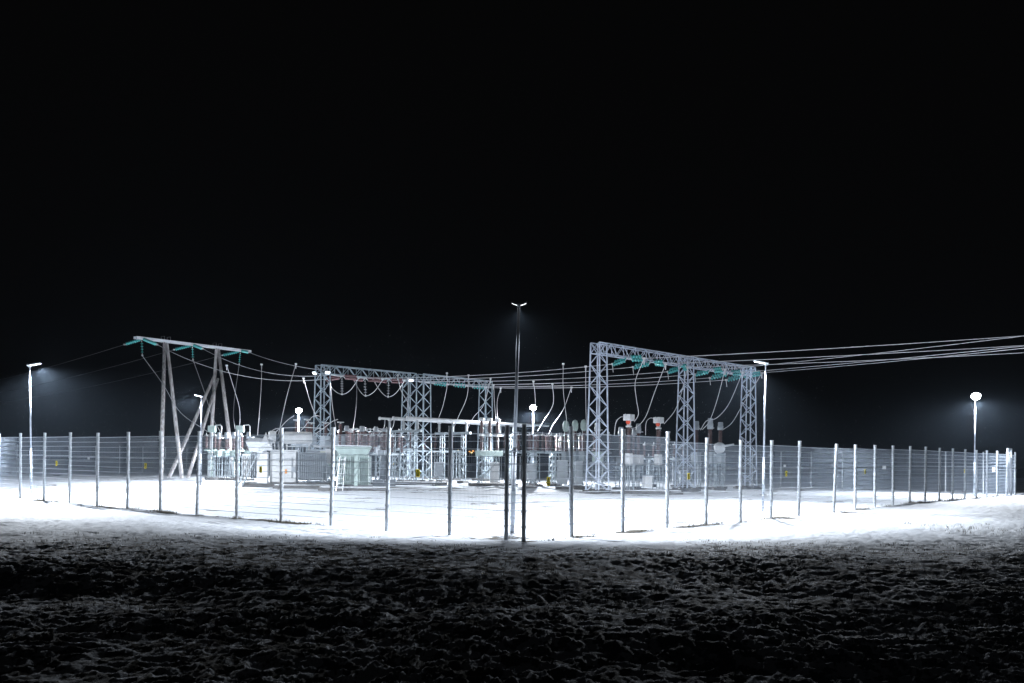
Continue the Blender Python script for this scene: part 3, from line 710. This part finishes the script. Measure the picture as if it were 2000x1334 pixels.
def unit(px, Z, label, hs, head, tank='greypaint', tw=.42, r=.17, name='instrument_transformer', cat='transformer', group='instrument transformers', rz=None, porc='porcelain'):
    """column on a steel stand: hs = stand top, tank top, porcelain top, head top"""
    x, y = gpos(px, Z); g0 = gz(x, y); root = empty(name, label, cat, (x, y, g0), A1 if rz is None else rz, group)
    a, b, c, d = hs
    stand(root, a); MB().box((0, 0, (a+b)/2+.02), (tw, tw, b-a-.04)).build('tank', tank, root, .03)
    MB().sheds(0, 0, b, c, r).build('porcelain_column', porc, root)
    if head == 'box':
        MB().lathe((0, 0, c), (0, 0, d), [(0, r*1.05), (.08, r*1.1), (.1, .13), ((d-c)*.45, .15), ((d-c)*.5, .2)], 12).build('neck', 'white', root)
        MB().box((0, 0, c+(d-c)*.74), (.62, .5, (d-c)*.5)).build('head', 'white', root, .04)
        q = Vector((math.cos(-math.pi/2-A1-.35), math.sin(-math.pi/2-A1-.35), 0)); p = q*.16+UP*(c+(d-c)*.38)
        MB().lathe(p, p+q, [(0, .14), (.10, .14), (.12, .09)], 14).build('gauge', 'red', root)
        MB().tube((.2, 0, c+(d-c)*.6), (.48, 0, c+(d-c)*.55), .04, 6).tube((-.25, 0, d-.08), (-.42, 0, d-.03), .04, 6).build('terminal', 'alu', root)
    elif head == 'cap':
        MB().lathe((0, 0, c), (0, 0, d), [(0, r*1.0), (.03, r*1.15), ((d-c)*.5, r*1.12), ((d-c)*.53, r*1.0), ((d-c)*.9, r*1.0), (d-c, r*.8)], 14).build('head', 'greypaint', root)
        MB().tube((0, 0, c+.12), (.55, 0, c+.1), .035, 6).build('terminal', 'alu', root)
    elif head == 'round':
        MB().lathe((0, 0, c), (0, 0, d), [(0, .08), (.06, .17), ((d-c)*.3, .235), ((d-c)*.65, .24), ((d-c)*.9, .17), (d-c, .05)], 16).build('head', 'palegreen', root)
        MB().tube((-.15, 0, b), (-.15, 0, c+.1), .03, 6).tube((.15, 0, b), (.15, 0, c+.1), .03, 6).build('side_rod', 'alu', root)
    elif head == 'plate':
        MB().box((0, 0, d-.04), (.5, .2, .07)).tube((0, 0, c), (0, 0, d-.05), .06, 8).build('head', 'alu', root)
    return root
CTG = 'white headed current transformers'
unit(1227, 60, 'current transformer with white box head and red dot, left of the two', (1.75, 2.5, 4.15, 4.98), 'box', 'white', .4, .19, group=CTG)
unit(1285, 63.5, 'current transformer with white box head and red dot, right one by the middle gantry leg', (1.75, 2.5, 4.2, 5.0), 'box', 'white', .4, .19, group=CTG)
unit(1166, 62, 'instrument transformer half hidden behind the first pale gantry leg', (1.9, 2.6, 3.95, 4.5), 'cap', 'palegreen', .5, .18)
unit(1246, 64, 'instrument transformer with grey cylinder cap just right of the left white head', (1.75, 2.45, 3.9, 4.55), 'cap', 'white', .55, .16)
unit(1212, 66, 'dark instrument transformer with grey cap behind the white fence post', (1.6, 2.3, 3.8, 4.4), 'cap', 'darkpaint', .5, .18)
unit(1237, 69, 'short surge arrester seen between the two white heads, rear', (2.0, 2.3, 3.9, 4.4), 'cap', 'steel', .3, .13, name='surge_arrester', cat='surge arrester')
unit(1359, 70, 'dark column with grey cap directly right of the middle gantry leg', (1.9, 2.75, 4.4, 5.05), 'cap', 'greypaint', .55, .19)
unit(1386, 69, 'tallest dark column with grey cap, middle of the three right of the gantry leg', (1.9, 2.75, 4.4, 5.2), 'cap', 'greypaint', .6, .19)
unit(1406, 71, 'dark column with round grey cap, rightmost of the three', (1.9, 2.65, 4.4, 5.0), 'cap', 'greypaint', .5, .19)
for i, (px, lb_) in enumerate(((1104, 'left'), (1122, 'middle'), (1139, 'right'))):
    unit(px, 70-i*.9, f'instrument transformer with rounded pale head, {lb_} of the three left of the first gantry leg', (2.0, 2.7, 4.15, 4.98), 'round', 'steel', .45, .14, group='round headed instrument transformers')
# disc-like bushing and horizontal drum beside the three dark columns
x, y = gpos(1404, 68); rt = empty('valve_drum', 'pale ribbed drum with a short pipe beside the three dark columns', 'drum', (x, y, gz(x, y)), 0)
stand(rt, 2.55, .5, .5); MB().lathe((-.35, 0, 2.95), (.6, -.3, 3.2), [(0, .2), (.1, .36), (.35, .4), (.6, .36), (.75, .2)], 14).build('drum', 'white', rt); MB().tube((.2, -.1, 3.15), (1.0, -.25, 3.3), .07, 8).build('pipe', 'white', rt)

# circuit breaker rows / disconnectors
def disconnector(px, Z, label, n=3, pitch=1.35, hb=2.6, hp=1.15, rz=None, arms=True, porc='porcelain', r=.13, group='disconnectors with brown insulators', mf='steel'):
    x, y = gpos(px, Z); root = empty('disconnector', label, 'disconnector', (x, y, gz(x, y)), A2 if rz is None else rz, group)
    L = (n-1)*pitch; f = MB()
    for s_ in (-.55, .55): f.tube((-L/2-.3, s_, hb), (L/2+.3, s_, hb), .09, 4, smooth=False)
    for i in range(n): f.tube((-L/2+i*pitch, -.75, hb+.08), (-L/2+i*pitch, .75, hb+.08), .07, 4, smooth=False)
    f.build('cross_beam', mf, root)
    for s_ in (-1, 1):
        lm = MB(); lattice_box(lm, (s_*(L/2-.1), 0, .1), (s_*(L/2-.1), 0, hb-.08), .2, .18, Vector((1, 0, 0)), Vector((0, 1, 0)), 6, .035, .016); lm.build('leg', mf, root)
        MB().box((s_*(L/2-.1), 0, .03), (.8, .8, .32)).build('footing', 'concrete', root)
    for i in range(n):
        xx = -L/2+i*pitch
        for s_ in (-.65, .65): MB().sheds(xx, s_, hb+.15, hb+.15+hp, r).build('post_insulator', porc, root)
        a = MB().tube((xx, -.75, hb+.22+hp), (xx, .75, hb+.22+hp), .035, 6)
        for s_ in (-.65, .65): a.box((xx, s_, hb+.2+hp), (.2, .3, .08)); a.tube((xx, s_, hb+.2+hp), (xx, s_, hb+.42+hp), .03, 5)
        a.build('contact_arm', 'alu', root)
    return root
disconnector(1022, 73, 'disconnector with brown insulators just right of the corner posts, behind the lamp pole')
disconnector(1060, 75, 'disconnector with brown insulators above the low yellow sign')
disconnector(1102, 77, 'rear disconnector with brown insulators behind the round instrument heads')
disconnector(1150, 71, 'disconnector with brown insulators behind the first pale gantry leg')
disconnector(1296, 74, 'disconnector low behind the right white head', hb=2.2, hp=.9)
disconnector(820, 90, 'disconnector behind the twin grey gantry legs', hb=2.6)
disconnector(872, 88, 'disconnector behind the middle busbar stand', hb=2.6, hp=1.2)
disconnector(722, 80, 'disconnector with brown insulators behind the pale green transformer', hb=2.9, hp=1.3)
disconnector(692, 84, 'rear disconnector left of the busbar end', hb=2.9, hp=1.2)
disconnector(768, 79, 'disconnector with brown insulators under the left end of the busbars', hb=2.7, hp=1.3)

def breaker(px, Z, label, n=3, pitch=.95, hb=2.5, h1=1.1, h2=1.0, rz=None, trough='palegreen', top='white'):
    x, y = gpos(px, Z); root = empty('circuit_breaker', label, 'circuit breaker', (x, y, gz(x, y)), A1 if rz is None else rz, 'three-column circuit breakers')
    L = (n-1)*pitch; MB().box((0, 0, hb), (L+.8, .55, .42)).build('trough', trough, root, .02)
    for s_ in (-1, 1):
        lm = MB(); lattice_box(lm, (s_*L/2*.9, 0, .1), (s_*L/2*.9, 0, hb-.22), .2, .16, Vector((1, 0, 0)), Vector((0, 1, 0)), 6, .035, .018); lm.build('leg', 'steel', root)
    MB().box((0, 0, .05), (L+1.6, 1.3, .3)).build('footing', 'concrete', root)
    for i in range(n):
        xx = -L/2+i*pitch
        MB().sheds(xx, 0, hb+.24, hb+.24+h1, .15).build('lower_insulator', 'porcelain', root)
        MB().box((xx, 0, hb+.34+h1), (.34, .3, .18)).tube((xx, 0, hb+.34+h1), (xx+.55, 0, hb+.34+h1), .03, 5).build('link', top, root)
        MB().sheds(xx, 0, hb+.45+h1, hb+.45+h1+h2, .16).build('upper_insulator', 'porcelain', root)
        MB().lathe((xx, 0, hb+.45+h1+h2), (xx, 0, 99), [(0, .16), (.04, .22), (.2, .22), (.27, .12)], 12).build('cap', top, root)
    return root
breaker(955, 75, 'circuit breaker with brown columns and pale trough just left of the corner posts')
x, y = gpos(958, 73); rt = empty('control_cabinet', 'pale control cabinet with stairs under the breaker left of the corner posts', 'cabinet', (x, y, gz(x, y)), R(10), 'control cabinets')
MB().box((.3, 0, 1.05), (.62, .4, 1.55)).build('housing', 'white', rt, .02); MB().box((.3, -.21, 1.05), (.5, .02, 1.4)).build('door', 'white', rt)
st = MB()
for k in range(7): st.box((-.9+.2*k, -.1, .35+.22*k), (.22, .6, .03))
st.tube((-1.0, -.4, .25), (.5, -.4, 1.95), .03, 4).tube((-1.0, .2, .25), (.5, .2, 1.95), .03, 4); st.tube((-1.0, -.4, .3), (-1.0, -.4, 1.2), .02, 4).tube((-1, -.4, 1.2), (.5, -.4, 2.8), .02, 4); st.build('stair', 'steel', rt)
MB().box((-.2, 0, .05), (2.8, 1.6, .22)).build('footing', 'concrete', rt)

def cabinet(px, Z, z0, z1, wd, label, m='greypaint', dp=.4, legs=True, foot=True):
    x, y = gpos(px, Z); rt = empty('control_cabinet', label, 'cabinet', (x, y, gz(x, y)), R(random.uniform(-8, 25)), 'control cabinets')
    MB().box((0, 0, (z0+z1)/2), (wd, dp, z1-z0)).build('housing', m, rt, .015); MB().box((0, -dp/2-.008, (z0+z1)/2), (wd*.88, .016, (z1-z0)*.9)).box((wd*.36, -dp/2-.03, (z0+z1)/2), (.03, .04, .14)).build('door', m, rt)
    MB().box((0, -.03, z1+.03), (wd*1.08, dp*1.25, .05)).build('roof', 'snowcap', rt)
    if legs:
        l = MB()
        for s_ in (-1, 1): l.tube((s_*wd*.35, 0, .1), (s_*wd*.35, 0, z0+.02), .035, 4)
        l.build('leg', 'steel', rt)
    if foot: MB().box((0, 0, .04), (wd*1.3, dp*2, .3)).build('footing', 'concrete', rt)
cabinet(857, 72, .75, 1.75, .6, 'blue-grey control cabinet on legs between the large yellow sign and the dark fence post')
cabinet(1037, 68, .55, 1.7, .62, 'blue-grey control cabinet on a low stand left of the low yellow sign')
cabinet(1098, 66, .35, 1.95, .72, 'tall grey control cabinet right of the low yellow sign', legs=False)
cabinet(1130, 66, .3, 1.9, .5, 'narrow grey control cabinet left of the first pale gantry leg', legs=False)
cabinet(644, 66, 1.6, 2.6, .6, 'pale box cabinet mounted high beside the left grey gantry leg', 'white')
cabinet(632, 68, 1.35, 2.5, .45, 'cream coloured cabinet below the left grey gantry leg', 'cream')
cabinet(1335, 74, .2, 1.3, .6, 'low grey cabinet behind the middle gantry leg', legs=False)
cabinet(1264, 62, .3, 1.0, .5, 'low white cabinet below the left white headed transformer', 'white', legs=False)

# left breakers
for i, (px, Z) in enumerate(((413, 80), (468, 79))):
    x, y = gpos(px, Z); rt = empty('line_trap_box', f'pale box with bent bracket on a column, {["left", "right"][i]} of the two by the pylon', 'terminal box', (x, y, gz(x, y)), 0, 'terminal boxes left of the transformer')
    stand(rt, 2.0, .45, .45); MB().sheds(0, 0, 2.05, 3.7, .09).build('post_insulator', 'greyporc', rt)
    MB().box((0, 0, 4.3), (.6, .45, .55)).build('box', 'palegreen', rt, .02); MB().tube((0, 0, 3.7), (0, 0, 4.05), .12, 8).build('neck', 'white', rt)
    MB().path([(.25, 0, 4.6), (.7, 0, 4.65), (.8, 0, 4.55), (.8, 0, 3.6)], .04).build('bracket', 'alu', rt)
disconnector(437, 83, 'brown insulators on a pale steel frame between pylon feet and white transformer', hb=2.5, hp=1.1, rz=A1, r=.15, mf='palegreen')
for i, px in enumerate((426, 441, 455, 484)):
    unit(px, 81-i*.8, f'short column with rounded pale cap between pylon and white transformer, {ordR[i]} from the left', (2.0, 2.5, 3.5, 4.05), 'cap', 'palegreen', .45, .15, group='short capped columns left of the transformer')

# ------------------------------------------------------------ power transformers
def radiator(root, x, y, z0, z1, n, dx, dy, rz=0, m='greypaint'):
    r = MB(); cs, sn = math.cos(rz), math.sin(rz)
    for k in range(n):
        t = (k-(n-1)/2)*dx; r.box((x+t*cs, y+t*sn, (z0+z1)/2), (.035, dy, z1-z0), rz)
    L = n*dx
    for z in (z0+.12, z1-.12): r.tube((x-L/2*cs, y-L/2*sn, z), (x+L/2*cs, y+L/2*sn, z), .06, 6)
    return r.build('radiator', m, root)
x, y = gpos(562, 65); T1 = empty('power_transformer', 'large white power transformer with conservator tank behind the left fence', 'transformer', (x, y, gz(x, y)), R(8))
MB().box((-.25, 0, 1.35), (1.75, 1.7, 2.1)).build('tank', 'white', T1, .04)
MB().box((-.25, 0, 2.46), (1.95, 1.9, .08)).build('lid', 'white', T1)
MB().box((1.65, 0, 1.4), (1.9, 1.4, 1.9)).build('side_tank', 'greypaint', T1, .03)
radiator(T1, -1.85, -.3, .55, 2.25, 9, .13, 1.2); radiator(T1, 1.6, -.85, .5, 2.3, 12, .14, .35); radiator(T1, -2.7, -.1, .6, 2.2, 5, .13, .9, m='white')
MB().lathe((-.3, .1, 3.35), (1.6, .1, 3.35), [(0, .3), (.05, .42), (1.85, .42), (1.9, .3)], 18).build('conservator', 'white', T1)
MB().lathe((-1.05, -.2, 2.95), (-1.05, -.2, 4), [(0, .1), (.08, .24), (.75, .27), (.85, .15)], 14).build('breather', 'white', T1)
s_ = MB()
for xx in (-.1, 1.4): s_.tube((xx, .1, 2.5), (xx, .1, 3.0), .05, 6)
for xx in (-1.05, -.85, -.6): s_.tube((xx, -.3, 2.45), (xx-.05, -.2, 3.05), .045, 6)
s_.box((.6, -.2, 2.75), (1.4, .04, .05)); s_.build('pipework', 'alu', T1)
MB().box((-.05, -.87, 1.05), (.14, .02, .3)).build('orange_label', 'orange', T1)
g_ = MB(); g_.box((-.1, -.88, 1.9), (1.2, .03, .04)); g_.tube((.35, -.9, .6), (.35, -.9, 2.0), .03, 6); g_.box((.45, -.92, 1.2), (.25, .1, .35)); g_.build('fittings', 'greypaint', T1)
MB().box((0, 0, .12), (5.8, 2.6, .34)).build('plinth', 'concrete', T1)
# hopper-like snow hood left of it
x, y = gpos(503, 63.5); rt = empty('cable_hood', 'angular pale metal hood on struts left of the white transformer tank', 'hood', (x, y, gz(x, y)), R(6))
m = MB(); v = [(-.75, -.5, 3.05), (.75, -.5, 3.05), (.95, .5, 3.2), (-.55, .5, 3.35), (-.45, -.4, 2.35), (.35, -.4, 2.3), (.5, .4, 2.35), (-.4, .4, 2.4)]
m.v = list(v); m.f = [(0, 1, 2, 3), (7, 6, 5, 4), (0, 4, 5, 1), (1, 5, 6, 2), (2, 6, 7, 3), (3, 7, 4, 0)]; m.sm = [False]*6; m.build('hood', 'snowcap', rt)
m = MB(); m.v = [(.05, -.52, 2.4), (.75, -.52, 3.02), (1.0, -.2, 2.5), (.5, .1, 3.7)]; m.f = [(0, 1, 3), (1, 2, 3), (0, 2, 1), (0, 3, 2)]; m.sm = [False]*4; m.build('side_flap', 'white', rt)
MB().tube((-.3, -.4, 2.4), (-1.15, -.6, .1), .045, 5).tube((.1, -.3, 2.4), (-.9, -.5, .1), .045, 5).build('strut', 'steel', rt)
MB().box((.3, .2, 1.3), (.7, .6, 2.1)).build('duct', 'white', rt, .02)
# bushings
BG = 'tall brown bushings by the left grey gantry leg'
for i, (px, Z, top) in enumerate(((578, 74, 4.95), (599, 73, 4.95), (607, 72, 4.65), (635, 72, 4.7), (664, 71, 4.7))):
    nm = ('under the glaring left lamp', 'left of the left grey gantry leg', 'directly left of the left grey gantry leg', 'inside the left grey gantry leg outline', 'standing alone right of the left grey gantry leg')[i]
    unit(px, Z, f'tall brown bushing with flat white top {nm}', (2.9, 3.7, top-.1, top+.05), 'plate', 'greypaint', .6, .17, name='bushing_column', cat='bushing', group=BG)
# grey equipment bay between the transformers
x, y = gpos(622, 70); T3 = empty('switch_cubicle', 'dark grey steel cubicle with louvred front and cylinder tank around the left grey gantry leg', 'switchgear', (x, y, gz(x, y)), R(12))
MB().box((0, .4, 1.9), (1.9, 1.2, 1.5)).build('housing', 'greypaint', T3, .02)
l = MB()
for k in range(9): l.box((-.1, -.22, 1.3+.15*k), (1.6, .05, .05))
l.build('louvre', 'darkpaint', T3); MB().box((.7, -.1, 2.85), (2.2, 1.0, .14)).build('canopy', 'snowcap', T3)
MB().lathe((1.15, -.3, 1.4), (1.15, -.3, 3), [(0, .3), (.03, .42), (1.35, .42), (1.38, .3)], 18).build('cylinder_tank', 'palegreen', T3)
f = MB()
for xx in (-.8, -.1, .7, 1.4):
    f.tube((xx, -.1, .1), (xx, -.1, 1.4), .05, 4)
f.tube((-.8, -.1, .2), (-.1, -.1, 1.2), .03, 4).tube((.7, -.1, .2), (1.4, -.1, 1.2), .03, 4).tube((-.85, -.1, .75), (1.45, -.1, .75), .03, 4); f.build('support_frame', 'steel', T3)
MB().box((.3, .1, .12), (2.9, 1.4, .4)).build('plinth', 'darkpaint', T3)
# transformer 2
x, y = gpos(690, 60); T2 = empty('power_transformer', 'pale green transformer with tall radiators and sloped hood, ladder leaning on its left', 'transformer', (x, y, gz(x, y)), R(6))
MB().box((0, .3, 1.25), (1.9, 1.5, 1.9)).build('tank', 'palegreen', T2, .03)
radiator(T2, -.55, -.7, .35, 2.1, 7, .13, .3, m='palegreen'); radiator(T2, .75, -.7, .35, 2.1, 6, .13, .3, m='palegreen'); MB().box((.2, -.75, 1.2), (.22, .12, 1.9)).build('riser', 'palegreen', T2)
m = MB(); m.v = [(-1.25, -.8, 2.7), (1.15, -.8, 2.7), (1.15, .5, 2.75), (-1.25, .5, 2.75), (-.8, -.6, 2.2), (.85, -.6, 2.2), (.85, .4, 2.2), (-.8, .4, 2.2)]
m.f = [(0, 1, 2, 3), (7, 6, 5, 4), (0, 4, 5, 1), (1, 5, 6, 2), (2, 6, 7, 3), (3, 7, 4, 0)]; m.sm = [False]*6; m.build('hood', 'palegreen', T2)
MB().box((-.1, -.1, 2.76), (2.3, 1.2, .05)).build('snow_cover', 'snowcap', T2); MB().box((-.1, 0, .1), (2.6, 2.0, .3)).build('plinth', 'concrete', T2)
for k in range(5):
    MB().sheds(-.9+.45*k, .45, 2.8, 3.55, .11).build('bushing', 'porcelain', T2)
x, y = gpos(666, 58); rt = empty('ladder', 'pale metal stepladder leaning left of the pale green transformer', 'ladder', (x, y, gz(x, y)), R(20))
l = MB()
for s_ in (-.2, .2): l.tube((s_-.15, -.3, 0), (s_*.8+.12, .15, 2.1), .028, 4).tube((s_-.35, .75, 0), (s_*.8+.12, .2, 2.1), .022, 4)
for k in range(7): t = (k+.6)/7.2; l.tube((-.2-.15+.27*t, -.3+.45*t, 2.1*t), (.2-.15+.27*t, -.3+.45*t, 2.1*t), .02, 4)
l.build('frame', 'alu', rt)
x, y = gpos(750, 70); T4 = empty('switch_column', 'dark grey cylindrical tank with brown porcelain on top right of the pale green transformer', 'switchgear', (x, y, gz(x, y)), A1)
MB().lathe((0, 0, .5), (0, 0, 2), [(0, .2), (.05, .3), (1.7, .3), (1.8, .2)], 16).build('tank', 'darkpaint', T4); MB().sheds(0, 0, 2.6, 4.0, .18).build('porcelain_column', 'porcelain', T4)
MB().box((0, 0, 2.45), (.7, .7, .4)).build('collar', 'greypaint', T4, .03); MB().box((0, 0, .2), (1.2, 1.2, .55)).build('plinth', 'darkpaint', T4)
MB().lathe((0, 0, 4.0), (0, 0, 5), [(0, .18), (.03, .22), (.2, .22), (.28, .1)], 14).build('cap', 'greypaint', T4)
disconnector(745, 74, 'front row of brown insulators between the pale green transformer and the busbar stand', hb=2.35, hp=1.2, rz=A1, n=4, pitch=1.0)
for i, (px, Z, lb_) in enumerate(((676, 71, 'left'), (706, 72, 'middle'), (733, 73, 'right'))):
    unit(px, Z, f'grey capped column behind the pale green transformer, {lb_} of the three', (2.3, 2.9, 4.05, 4.45), 'cap', 'greypaint', .4, .17, group='capped columns behind the green transformer')
for i, (px, Z, y0, lb_) in enumerate(((690, 71.5, 838, 'left'), (716, 72.5, 838.5, 'right'))):
    a = P(px-16, y0, Z); o = MB().path([Vector((0, 0, 0)), Vector((.9, 0, .03))], .03).box((0, 0, 0), (.14, .14, .1)).box((.9, 0, .03), (.14, .14, .1)).build('contact_arm', 'alu'); o.location = a
    tag(o, f'thin horizontal metal contact arm above the columns behind the green transformer, {lb_} one', 'contact arm', 'contact arms above the green transformer')
# low snow-covered kerb frames and concrete ducts in the yard
for (px, Z, L, lb_) in ((690, 58.5, 4.2, 'in front of the pale green transformer'), (590, 61.5, 3.6, 'in front of the white transformer'), (1262, 58, 4.4, 'below the left white headed transformer'), (820, 73, 4.2, 'under the twin gantry legs')):
    x, y = gpos(px, Z); g0 = gz(x, y); rt = empty('concrete_slab', 'low concrete slab edge with snow on top '+lb_, 'slab', (x, y, g0), R(4))
    MB().box((0, 0, .06), (L, .9, .26)).build('slab', 'concrete', rt, .02); MB().box((0, .08, .205), (L*.96, .8, .05)).build('snow_cover', 'snowcap', rt, .02)

# gate in the far right corner
x, y = along(RC, d1, -2.2); rt = empty('gate', 'narrow mesh gate in a square frame by the far right fence corner', 'gate', (x, y, gz(x, y)), A1)
m = MB()
for xx in (-.55, .55): m.box((xx, -.12, 1.55), (.08, .08, 3.1))
m.box((0, -.12, 3.08), (1.1, .08, .08)); m.build('frame', 'post', rt); m = MB()
for k in range(15): m.tube((-.5, -.12, .15+.2*k), (.5, -.12, .15+.2*k), .012, 4)
for k in range(11): m.tube((-.5+.1*k, -.12, .1), (-.5+.1*k, -.12, 3.0), .004, 4)
m.build('mesh_panel', 'wire', rt)

# ------------------------------------------------------------ distant lights of houses
for i, (px, py, mt, r_) in enumerate(((864, 881, 'warm', .45), (897, 883, 'warm2', .5), (904, 881, 'warm2', .35), (917, 882, 'warm', .5), (921, 884, 'warm2', .5), (924, 881, 'warm', .6), (850, 883, 'warm', .35), (767, 906, 'warm2', .6), (895, 879, 'warm2', .25))):
    p = P(px, py, 420); z = -1.7
    root = empty('distant_lamp', 'small glow of a far-off lamp seen through the fence, one of those behind the yard', 'distant lamp', (p.x, p.y, z), 0, 'far-off lamps behind the yard')
    h = p.z-z
    MB().tube((0, 0, 0), (0, 0, h), .07, 6).build('pole', 'steel', root)
    MB().lathe((0, 0, h-r_*.5), (0, 0, 99), [(0, r_*.3), (r_*.3, r_*.8), (r_*.7, r_*.8), (r_, r_*.2)], 10).build('globe', mt, root)

# ------------------------------------------------------------ dry grass poking through the snow (stuff)
def grass():
    rng = np.random.default_rng(5); V = []; F = []
    def blades(cx, cy, n, spread, h):
        for _ in range(n):
            x = cx+rng.normal(0, spread); y = cy+rng.normal(0, spread); V_ = len(V); hh = h*rng.uniform(.5, 1.3)
            a = rng.uniform(0, 6.28); lx, ly = rng.normal(0, hh*.45), rng.normal(0, hh*.45); wd = rng.uniform(.004, .008)
            z = zc_[0]; dx, dy = math.cos(a)*wd, math.sin(a)*wd
            V.extend([(x-dx, y-dy, z-.03), (x+dx, y+dy, z-.03), (x+lx*.5+dx*.6, y+ly*.5+dy*.6, z+hh*.6), (x+lx*.5-dx*.6, y+ly*.5-dy*.6, z+hh*.6), (x+lx, y+ly, z+hh)])
            F.extend([(V_, V_+1, V_+2, V_+3), (V_+3, V_+2, V_+4)])
    zc_ = [0]
    n = 3000; Yc = 12.5+rng.beta(1.3, 1.1, n)*12.5; Xc = rng.uniform(-.62, .62, n)*Yc
    m_, d_ = field_mask(Xc, Yc); cl = fbm(Xc*.6, Yc*.6, 101, 3); keep = (m_ > .4) & (cl > .47)
    zz_ = base_z(Xc, Yc)+relief(Xc, Yc)
    for x_, y_, z_ in zip(Xc[keep], Yc[keep], zz_[keep]):
        zc_[0] = z_; blades(x_, y_, 4, .05, .05)
    # ragged tufts along the fence feet and on the right bank
    for (o_, dd, T) in ((F1a, d2, 32), (F2a, d1, 50)):
        for _ in range(420):
            t = rng.uniform(0, T); off = abs(rng.normal(0, .22))
            nrm = np.array([-dd[1], dd[0]]) if dd is d2 else np.array([dd[1], -dd[0]])
            x_, y_ = o_+dd*t+nrm*off; zc_[0] = gz(x_, y_)
            if fbm(np.array([x_*.7]), np.array([y_*.7]), 111, 2)[0] > .5: blades(x_, y_, 7, .07, .11)
    for _ in range(500):
        x_ = rng.uniform(13, 30); y_ = rng.uniform(24, 33)
        if fbm(np.array([x_*.5]), np.array([y_*.5]), 121, 2)[0] > .5: zc_[0] = gz(x_, y_); blades(x_, y_, 6, .1, .10)
    me = bpy.data.meshes.new('dry_grass'); me.from_pydata(V, [], F); me.update(); me.materials.append(M['grass'])
    o = bpy.data.objects.new('dry_grass', me); C.objects.link(o); tag(o, 'sparse dry grass blades poking through the snow in the dark field', 'grass', kind='stuff')
grass()

# ------------------------------------------------------------ falling snow under the lamps (stuff)
def snowfall():
    rng = np.random.default_rng(9); V = []; F = []
    for (cx, cy, cz, n) in ((.3, 30, 6.2, 1500), (-20, 46.5, 6.1, 1100), (8, 41, 6.0, 900), (-24, 67, 6.1, 500), (0, 74, 6.2, 700), (28, 57, 6.2, 700)):
        for _ in range(n):
            x = cx+rng.normal(0, 4.2); y = cy+rng.normal(0, 3.2); z = rng.uniform(.2, cz-.2); r = rng.uniform(.0022, .0042)*(max(cy, 28)/28)**.5
            if (x-cx)**2+(y-cy)**2+(z-cz)**2 < 14: continue
            b = len(V); V.extend([(x+r, y, z), (x, y+r, z), (x-r, y, z), (x, y-r, z), (x, y, z+r), (x, y, z-r)])
            F.extend([(b, b+1, b+4), (b+1, b+2, b+4), (b+2, b+3, b+4), (b+3, b, b+4), (b+1, b, b+5), (b+2, b+1, b+5), (b+3, b+2, b+5), (b, b+3, b+5)])
    me = bpy.data.meshes.new('falling_snow'); me.from_pydata(V, [], F); me.update(); me.materials.append(M['snowcap'])
    o = bpy.data.objects.new('falling_snow', me); C.objects.link(o); tag(o, 'snowflakes falling through the light of the lamps', 'snow', kind='stuff')
snowfall()

# ------------------------------------------------------------ haze
def haze(dens=.00018):
    o = MB().box((0, 95, 8.25), (260, 210, 30.5)).build('haze', 'snowcap'); o.data.materials.clear()
    o.location = (0, 0, 0)
    m = bpy.data.materials.new('haze'); m.use_nodes = True; nt = m.node_tree; nt.nodes.clear()
    out = nt.nodes.new('ShaderNodeOutputMaterial'); v = nt.nodes.new('ShaderNodeVolumePrincipled')
    v.inputs['Color'].default_value = (.6, .78, 1, 1); v.inputs['Density'].default_value = dens; v.inputs['Anisotropy'].default_value = .72
    nt.links.new(v.outputs[0], out.inputs['Volume']); o.data.materials.append(m); tag(o, 'thin damp night air glowing around the lamps', 'haze', kind='stuff')
haze()
